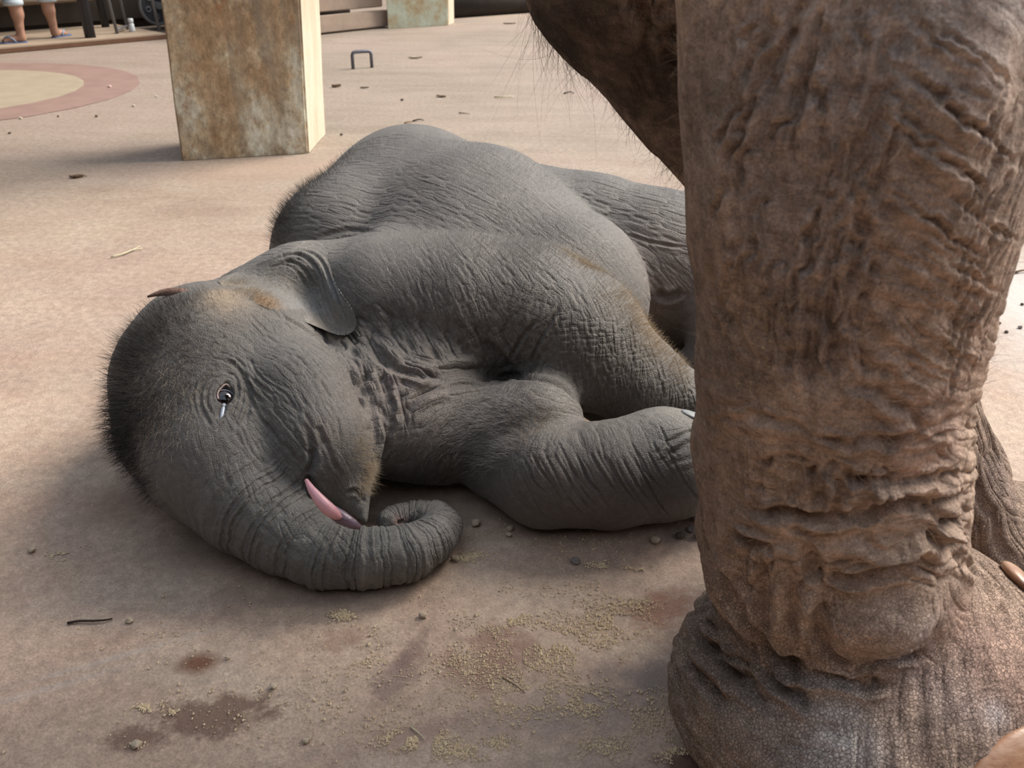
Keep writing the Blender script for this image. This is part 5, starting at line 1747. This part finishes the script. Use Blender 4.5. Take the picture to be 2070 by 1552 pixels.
for k, (p, hp) in enumerate(zip((pf1, pf2), hips)):
    dr = (fwd * 0.55 - side * 0.6 if k == 0 else fwd * 0.12 + side * 0.95)
    dr = dr / np.linalg.norm(dr)
    toes.append(dr)
    ank = p + Z * 0.062
    kn = p + Z * 0.37 + side * (0.01 if k == 0 else -0.01)
    s.chain([(p + Z * 0.030 - dr * 0.002, 0.026), (p + dr * 0.075 + Z * 0.028, 0.024), (p + dr * 0.125 + Z * 0.018, 0.018)], k=0.012, kj=0.02)
    s.cone(p + dr * 0.115 + Z * 0.016 + np.cross(Z, dr) * 0.014, 0.014, p + dr * 0.10 + Z * 0.016 - np.cross(Z, dr) * 0.016, 0.014, k=0.012)
    for j in range(5):
        lt = np.cross(Z, dr) * (j - 2) * 0.0125 * (1 if k == 0 else -1)
        s.cone(p + dr * 0.125 + lt + Z * 0.012, 0.0075, p + dr * (0.148 - 0.004 * j) + lt * 1.05 + Z * 0.009, 0.0072 - 0.0004 * j, k=0.003)
    s.chain([(p + Z * 0.032, 0.027), (ank, 0.026), (p + Z * 0.11, 0.029), (p + Z * 0.20 - dr * 0.008, 0.044), (p + Z * 0.27 - dr * 0.006, 0.048), (kn, 0.045), (hp, 0.075)], k=0.02, kj=0.02)
chest = hipc + Z * 0.34
s.chain([(hipc, 0.10), (hipc + Z * 0.15, 0.095), (chest, 0.11)], k=0.05, flat=None)
s.chain([(chest + Z * 0.04, 0.09), (chest + Z * 0.12, 0.045), (chest + Z * 0.17, 0.042)], k=0.03)
hd = chest + Z * 0.27
s.ell(hd, (0.073, 0.085, 0.105), k=0.02)
s.ell(hd + fwd * 0.085 - Z * 0.01, (0.014, 0.016, 0.022), k=0.012)
for sg in (-1, 1):
    sh = chest + side * sg * 0.135 + Z * 0.06
    el = sh + side * sg * 0.05 - Z * 0.23 + fwd * 0.02
    wr = el - Z * 0.18 + fwd * 0.11
    s.chain([(sh, 0.045), (el, 0.034), (wr, 0.024)], k=0.03, kj=0.02)
    hp_ = wr + (wr - el) / np.linalg.norm(wr - el) * 0.055
    s.cone(wr, 0.022, hp_, 0.024, k=0.012, flat=(side, 0.5))
    fd = (wr - el) / np.linalg.norm(wr - el)
    la = np.cross(side, fd)
    for j in range(4):
        b0 = hp_ + fd * 0.010 + la * (j - 1.5) * 0.0125
        s.cone(b0, 0.0068, b0 + fd * (0.034 + 0.006 * (1.5 - abs(j - 1.5))) - side * sg * 0.014, 0.0055, k=0.003)
    s.cone(wr + fd * 0.02 + la * 0.018, 0.0075, wr + fd * 0.052 + la * 0.038, 0.006, k=0.004)
    s.ell(hd + side * sg * 0.073 - Z * 0.005, (0.010, 0.018, 0.026), k=0.006)
Vp, Tp = s.mesh()
Vp = lap(Vp, Tp, 2)
Vp[:, 2] = np.maximum(Vp[:, 2], HS + 0.008)
tri_obj('body', Vp - PO, Tp, SKINM, pe)


def cloth(name, cones, mat, clip_lo=None, clip_hi=None, vox=0.012):
    lo_ = np.min([np.minimum(a, c_) - max(b, d) for a, b, c_, d in cones], 0) - 0.04
    hi_ = np.max([np.maximum(a, c_) + max(b, d) for a, b, c_, d in cones], 0) + 0.04
    q = SDF(lo_, hi_, vox)
    for a, b, c_, d in cones: q.cone(a, b, c_, d, k=0.03)
    z = q.ax[2][None, None, :]
    if clip_lo is not None: q.D = np.maximum(q.D, (clip_lo - z).astype(np.float32) + 0 * q.D)
    if clip_hi is not None: q.D = np.maximum(q.D, (z - clip_hi).astype(np.float32) + 0 * q.D)
    v, t = q.mesh()
    v = lap(v, t, 1)
    n_ = normals(v, t)
    v = v + n_ * (0.004 * noise3(v / 0.05, 3))[:, None]
    return tri_obj(name, v - PO, t, mat, pe)


tr = []
for k, (p, hp) in enumerate(zip((pf1, pf2), hips)):
    tr += [(p + Z * (CUFF - 0.02), 0.064, p + Z * 0.39, 0.064), (p + Z * 0.39, 0.064, hp, 0.088)]
tr.append((hipc - side * 0.02, 0.115, hipc + side * 0.02 + Z * 0.08, 0.11))
cloth('trousers', tr, DENIM, HS + CUFF, None)
for p in (pf1, pf2):
    Vc, Fc = sweep([p + Z * (CUFF - 0.005), p + Z * (CUFF + 0.012), p + Z * (CUFF + 0.035)], [0.066, 0.070, 0.067], 20)
    mesh_obj('cuff', np.array(Vc) - PO, Fc, CUFFM, pe)
cloth('shirt', [(hipc + Z * 0.03, 0.115, chest, 0.128), (chest, 0.128, chest + Z * 0.05, 0.10)] + [(chest + side * sg * 0.12 + Z * 0.055, 0.06, chest + side * sg * 0.165 - Z * 0.10 + fwd * 0.01, 0.05) for sg in (-1, 1)], SHIRT, hipc[2] + 0.0, chest[2] + 0.115)
hq = SDF(hd - 0.16, hd + 0.18, 0.009)
hq.ell(hd + Z * 0.014 - fwd * 0.012, (0.083, 0.092, 0.108), k=0.01)
hq.ell(hd + fwd * 0.075 - Z * 0.045, (0.11, 0.10, 0.085), k=0.01, mode='sub')
vh, th2 = hq.mesh()
tri_obj('hair', vh - PO, th2, HAIRM, pe)
for sg in (-1, 1):
    bm = bmesh.new(); bmesh.ops.create_uvsphere(bm, u_segments=12, v_segments=8, radius=0.009)
    e_ = bm_obj('eye', bm, HAIRM, pe, True)
    e_.location = Vector(hd + fwd * 0.078 + side * sg * 0.028 + Z * 0.006 - PO)
ms_ = hd + fwd * 0.083 - Z * 0.045
LIP = plain('lip', (0.35, 0.13, 0.11), 0.5, 0.4, 0.1, 60)
tube('mouth', [ms_ - side * 0.02 - PO, ms_ + fwd * 0.004 - PO, ms_ + side * 0.02 - PO], 0.005, LIP, pe, 8)
tag(pe, 'person in rolled blue denim trousers and flip-flops standing barelegged on the slab', 'person')
for k, (p, dr) in enumerate(zip((pf1, pf2), toes)):
    fo = bpy.data.objects.new('flip_flop', None); C.objects.link(fo)
    fo.location = (p[0], p[1], HS)
    lat = np.cross(Z, dr)
    out = [(-0.034, 0.0), (-0.026, 0.022), (0.0, 0.030), (0.06, 0.032), (0.12, 0.040), (0.155, 0.032), (0.172, 0.010), (0.172, -0.010), (0.155, -0.030), (0.12, -0.038), (0.06, -0.030), (0.0, -0.028), (-0.026, -0.02)]
    vb = [dr * a + lat * b + Z * 0.0005 for a, b in out]; vt = [dr * a + lat * b + Z * 0.0095 for a, b in out]
    n = len(out)
    mesh_obj('sole', vb + vt, [tuple(range(n))[::-1], tuple(range(n, 2 * n))] + [(i, (i + 1) % n, n + (i + 1) % n, n + i) for i in range(n)], FLIP, fo, False)
    STR = plain('grey blue strap', (0.25, 0.36, 0.50), 0.6, 0.3, 0.1, 40)
    for sg in (-1, 1):
        tube('strap', [dr * 0.125 + Z * 0.012, dr * 0.118 + Z * 0.040, dr * 0.09 + lat * sg * 0.018 + Z * 0.050, dr * 0.06 + lat * sg * 0.030 + Z * 0.030, dr * 0.045 + lat * sg * 0.030 + Z * 0.008], 0.005, STR, fo, 6)
    tag(fo, ['flip-flop under the left foot of the person at far left', 'blue flip-flop under the foot nearer the dark rack'][k], 'sandal', 'flip-flops of the person')

# ================================================================== small things on the floor
def rock(name, px, py, rpx, mat, label, cat_, group=None, flat=0.75, seed=1, pos=None, parent=None):
    p = at(px, py) if pos is None else pos
    r = rpx * ((p - CAM) @ _fw) / F
    bm = bmesh.new(); bmesh.ops.create_icosphere(bm, subdivisions=2, radius=1.0)
    cs = np.array([v.co[:] for v in bm.verts])
    n = noise3(cs * 1.6 + seed * 5.3, seed) * 0.28 + noise3(cs * 4 + seed, seed + 9) * 0.08
    for v, k in zip(bm.verts, n):
        v.co *= (1 + k)
        v.co = Vector((v.co.x * r * 1.1, v.co.y * r, max(v.co.z, -0.75) * r * flat))
    zmin = min(v.co.z for v in bm.verts)
    for v in bm.verts: v.co.z -= zmin
    o = bm_obj(name, bm, mat, parent)
    o.location = Vector((p[0], p[1], p[2] if pos is not None else 0.0))
    if label: tag(o, label, cat_, group)
    return o


CLAY = plain('dry clay crumb', (0.46, 0.37, 0.27), 0.9, 0.2, 0.3, 90)
DARKR = plain('dark pebble', (0.10, 0.075, 0.06), 0.85, 0.2, 0.3, 90)
GREYR = plain('grey pebble', (0.23, 0.20, 0.18), 0.85, 0.2, 0.3, 90)
PINKR = plain('pink pebble', (0.60, 0.42, 0.38), 0.85, 0.2, 0.15, 90)
PALER = plain('pale pebble', (0.55, 0.50, 0.38), 0.85, 0.2, 0.15, 90)
for i, (x, y, r, mt, lb) in enumerate([
    (262, 1256, 7, CLAY, 'yellowish clay lump just right of the dark twig'), (962, 1060, 9, CLAY, 'yellowish clay lump beside the curled trunk'), (1031, 1070, 7, CLAY, 'tan clay lump right of the curled trunk by the calf foreleg'),
    (1325, 1095, 9, CLAY, 'tan oval lump under the calf foot near the adult leg'), (1163, 1137, 9, GREYR, 'brownish round crumb on the floor below the calf foreleg'), (65, 1114, 7, CLAY, 'clay lump near the left edge above the dark twig'),
    (1028, 1083, 6, CLAY, 'small clay lump just below another by the calf foreleg'), (922, 1131, 8, CLAY, 'clay lump touching the outside bend of the trunk'), (222, 177, 5, PINKR, 'pink pebble on the painted ring'),
    (42, 240, 4, PALER, 'pale pebble on the floor below the painted circle'), (270, 215, 4, PALER, 'pale pebble left of the near pillar'), (316, 196, 3, PALER, 'tiny pale pebble close to the near pillar'),
    (618, 1499, 7, CLAY, 'tan crumb low in the middle of the floor'), (552, 1389, 7, CLAY, 'tan crumb right of the round wet stain'), (277, 1507, 9, CLAY, 'tan crumb on the ragged brown stain'), (855, 1246, 8, CLAY, 'yellow crumb below the trunk'),
    (625, 1492, 5, CLAY, 'small tan crumb touching a larger one low in the middle'), (460, 1331, 5, CLAY, 'tan crumb at the right tip of the round wet stain'), (783, 1184, 7, CLAY, 'crumb pressed against the front of the trunk'),
    (1405, 1050, 9, GREYR, 'grey crumb between the calf foot and the adult leg'), (1398, 1072, 8, GREYR, 'grey crumb beside the adult leg below the calf foot'), (1375, 1086, 9, DARKR, 'flat dark crumb left of the adult leg'), (1410, 1085, 8, GREYR, 'grey crumb touching the adult leg'),
    (2012, 590, 5, DARKR, 'dark pebble close to the right side of the adult leg'), (2034, 672, 5, DARKR, 'dark pebble low in the bright strip at the right edge'), (2062, 663, 6, GREYR, 'grey pebble at the right edge of the bright strip'),
    (2018, 655, 6, DARKR, 'dark pebble between the adult leg and another pebble'), (2066, 616, 5, DARKR, 'dark pebble at the right edge above the grey one'), (2052, 492, 5, DARKR, 'upper dark pebble by the adult leg'), (690, 273, 4, DARKR, 'dark pebble right of the near pillar foot'),
    (20, 270, 4, DARKR, 'dark pebble at the left edge below the painted circle'), (118, 236, 3, DARKR, 'small dark pebble below the painted circle'), (813, 203, 4, DARKR, 'dark pebble in the middle of the far floor'), (195, 236, 4, DARKR, 'dark pebble midway between painted circle and near pillar'),
]):
    rock('pebble', x, y, r if y > 1000 else r * 0.7, mt, lb, 'pebble', seed=i + 1)


def stick(name, pts, r, mat, label, cat_, taper=0.5):
    P = [at(x, y) for x, y in cat(pts, 3)]
    o_ = P[0].copy()
    n = len(P)
    rads = [r * (1 - (1 - taper) * i / (n - 1)) for i in range(n)]
    V_, F_ = sweep([p - o_ + np.array([0, 0, r * (1.0 + 0.8 * math.sin(3.1 * i / (n - 1)))]) for i, p in enumerate(P)], rads, 7)
    o = mesh_obj(name, V_, F_, mat)
    o.location = o_
    return tag(o, label, cat_)


TWIG = plain('dark twig bark', (0.05, 0.035, 0.03), 0.85, 0.2, 0.3, 60)
STRAW = plain('dry straw', (0.55, 0.50, 0.33), 0.7, 0.3, 0.15, 60)
LEAF = plain('dry leaf', (0.20, 0.14, 0.09), 0.8, 0.2, 0.3, 60)
PLEAF = plain('pale chip', (0.50, 0.44, 0.34), 0.8, 0.2, 0.2, 60)
stick('twig', [(137, 1261), (160, 1258), (190, 1258), (214, 1256), (228, 1252)], 0.0020, TWIG, 'dark bent twig lying on the floor at the lower left', 'twig', 0.6)
stick('straw', [(225, 521), (248, 516), (268, 508), (288, 503)], 0.0026, STRAW, 'pale straw stalk on the floor left of the ear', 'straw')
stick('straw', [(250, 514), (270, 506), (284, 498)], 0.0018, STRAW, 'thin straw stalk crossing the thicker one left of the ear', 'straw')
stick('twig', [(2052, 553), (2064, 551), (2078, 549)], 0.004, LEAF, 'brown stick at the right edge of the floor', 'twig')
stick('twig', [(835, 246), (848, 244), (857, 245)], 0.004, TWIG, 'dark sliver on the far floor above the calf back', 'twig')
stick('twig', [(818, 250), (826, 249), (834, 247)], 0.004, LEAF, 'brown sliver beside the dark one above the calf back', 'twig')
stick('straw', [(1000, 197), (1020, 198), (1038, 196)], 0.004, STRAW, 'pale straw on the far floor left of the hanging hairs', 'straw')
stick('twig', [(928, 229), (940, 231), (950, 231)], 0.003, LEAF, 'short brown bit of straw above the calf back', 'twig')
stick('twig', [(1140, 190), (1152, 188), (1160, 190)], 0.004, TWIG, 'dark sliver under the hanging hairs', 'twig')
stick('straw', [(150, 358), (160, 357), (176, 358)], 0.004, LEAF, 'curled brown husk below left of the near pillar', 'husk')
stick('twig', [(1015, 1370), (1040, 1385), (1062, 1402)], 0.0010, LEAF, 'hair-thin brown stem among the yellow crumbs', 'stem')
stick('straw', [(830, 1470), (848, 1485), (860, 1498)], 0.0012, STRAW, 'short straw among crumbs at the bottom middle', 'straw')


def leaf(px, py, ln, wd, ang, mat, label, curl=0.3):
    o_ = at(px, py)
    V_, F_ = [], []
    n, m_ = 9, 5
    ca, sa = math.cos(ang), math.sin(ang)
    for layer in (0, 1):
        for i in range(n):
            t = i / (n - 1)
            w = wd * math.sin(math.pi * min(1, max(0.04, t)) ** 0.8) + wd * 0.05
            for j in range(m_):
                s_ = (j / (m_ - 1) - 0.5) * 2
                x, y = (t - 0.5) * ln, s_ * w * 0.5
                z = 0.0012 + curl * wd * (s_ * s_) * 0.5 + curl * ln * 0.25 * (t - 0.5) ** 2 - layer * 0.001
                V_.append((x * ca - y * sa, x * sa + y * ca, z + 0.0002))
    for layer in (0, 1):
        k0 = layer * n * m_
        for i in range(n - 1):
            for j in range(m_ - 1):
                a = k0 + i * m_ + j
                q = (a, a + m_, a + m_ + 1, a + 1)
                F_.append(q if layer == 0 else q[::-1])
    o = mesh_obj('dry_leaf', V_, F_, mat)
    o.location = o_
    return tag(o, label, 'leaf')


leaf(680, 176, 0.055, 0.03, 0.3, LEAF, 'curled dark leaf scrap on the floor right of the near pillar', 0.8)
leaf(840, 118, 0.10, 0.03, 0.1, PLEAF, 'pale curled leaf right of the steel tie loop', 0.6)
leaf(737, 178, 0.05, 0.02, 0.0, LEAF, 'small brown leaf scrap below the steel tie loop', 0.5)
leaf(892, 196, 0.06, 0.025, -0.4, LEAF, 'brown leaf scrap on the far floor above the calf back', 0.5)
leaf(155, 359, 0.05, 0.025, 0.2, LEAF, 'small brown leaf scrap left below the near pillar', 0.6)
leaf(1030, 48, 0.12, 0.04, 0.1, LEAF, 'dark flat leaf far back left of the hanging hairs', 0.3)

# yellow feed crumbs: too many to count
rng = np.random.default_rng(21)
cl_ = [(1000, 1260, 60, 24, 250), (900, 1250, 60, 20, 60), (690, 1243, 26, 9, 260), (855, 1246, 14, 8, 60), (1040, 1250, 40, 20, 240), (1130, 1310, 110, 60, 1500), (1230, 1250, 90, 40, 700), (1290, 1215, 60, 30, 350),
       (1040, 1400, 110, 60, 1200), (960, 1340, 90, 40, 500), (1180, 1420, 70, 36, 600), (840, 1495, 70, 24, 800), (930, 1520, 60, 18, 300), (1010, 1500, 40, 14, 160), (1220, 1510, 70, 26, 350), (730, 1335, 50, 20, 160), (700, 1290, 80, 30, 150),
       (120, 1124, 22, 8, 160), (940, 1128, 22, 9, 180), (960, 1120, 26, 8, 120), (300, 1430, 30, 8, 200), (360, 1440, 20, 6, 100), (275, 1505, 16, 6, 60), (20, 1535, 22, 8, 150), (1210, 1143, 24, 7, 120), (1290, 1146, 26, 7, 120), (1170, 1100, 80, 30, 200),
       (1390, 1065, 30, 18, 160), (1310, 1440, 60, 60, 400), (700, 1420, 250, 110, 500), (500, 1400, 300, 120, 350), (1100, 1200, 200, 60, 400), (400, 1240, 280, 70, 160), (980, 1090, 60, 30, 100), (190, 1000, 120, 120, 60), (1360, 1520, 40, 20, 160)]
PPs = []
for x, y, sx_, sy_, n in cl_:
    n = int(n * (2.0 if Q >= 1 else 0.4))
    xx = rng.normal(x, sx_ * 0.55, n); yy = rng.normal(y, sy_ * 0.55, n)
    d = np.stack([(xx - 1035) / F, -(yy - 776) / F], 1)
    D_ = d[:, :1] * _R + d[:, 1:] * _U + _fw
    PPs.append(CAM + D_ * (-H / D_[:, 2])[:, None])
PPs = np.concatenate(PPs)
keep = (fbm(PPs / 0.035, 4, 3) > -0.25)
keep &= np.array([BVH is None or True for BVH in PPs[:, 0]])
PPs = PPs[keep]
octa = np.array([(1, 0, 0), (-1, 0, 0), (0, 1, 0), (0, -1, 0), (0, 0, 1), (0, 0, -0.4)], float)
oF = np.array([(0, 2, 4), (2, 1, 4), (1, 3, 4), (3, 0, 4), (2, 0, 5), (1, 2, 5), (3, 1, 5), (0, 3, 5)])
sz = rng.gamma(2.5, 0.00026, len(PPs)) + 0.00035
sz = np.minimum(sz, 0.0035)
VV = (octa[None] * rng.uniform(0.6, 1.3, (len(PPs), 6, 3))) * sz[:, None, None]
VV[:, :, 2] += sz[:, None] * 0.35
VV += PPs[:, None, :]
TT = (oF[None] + (np.arange(len(PPs)) * 6)[:, None, None]).reshape(-1, 3)
FEED = plain('yellow feed crumb', (0.70, 0.56, 0.37), 0.9, 0.2, 0.35, 220)
fc = tri_obj('feed_crumbs', VV.reshape(-1, 3), TT, FEED)
fc.data.shade_flat()
tag(fc, 'yellow feed crumbs scattered on the floor in front of the elephants', 'crumbs', kind='stuff')
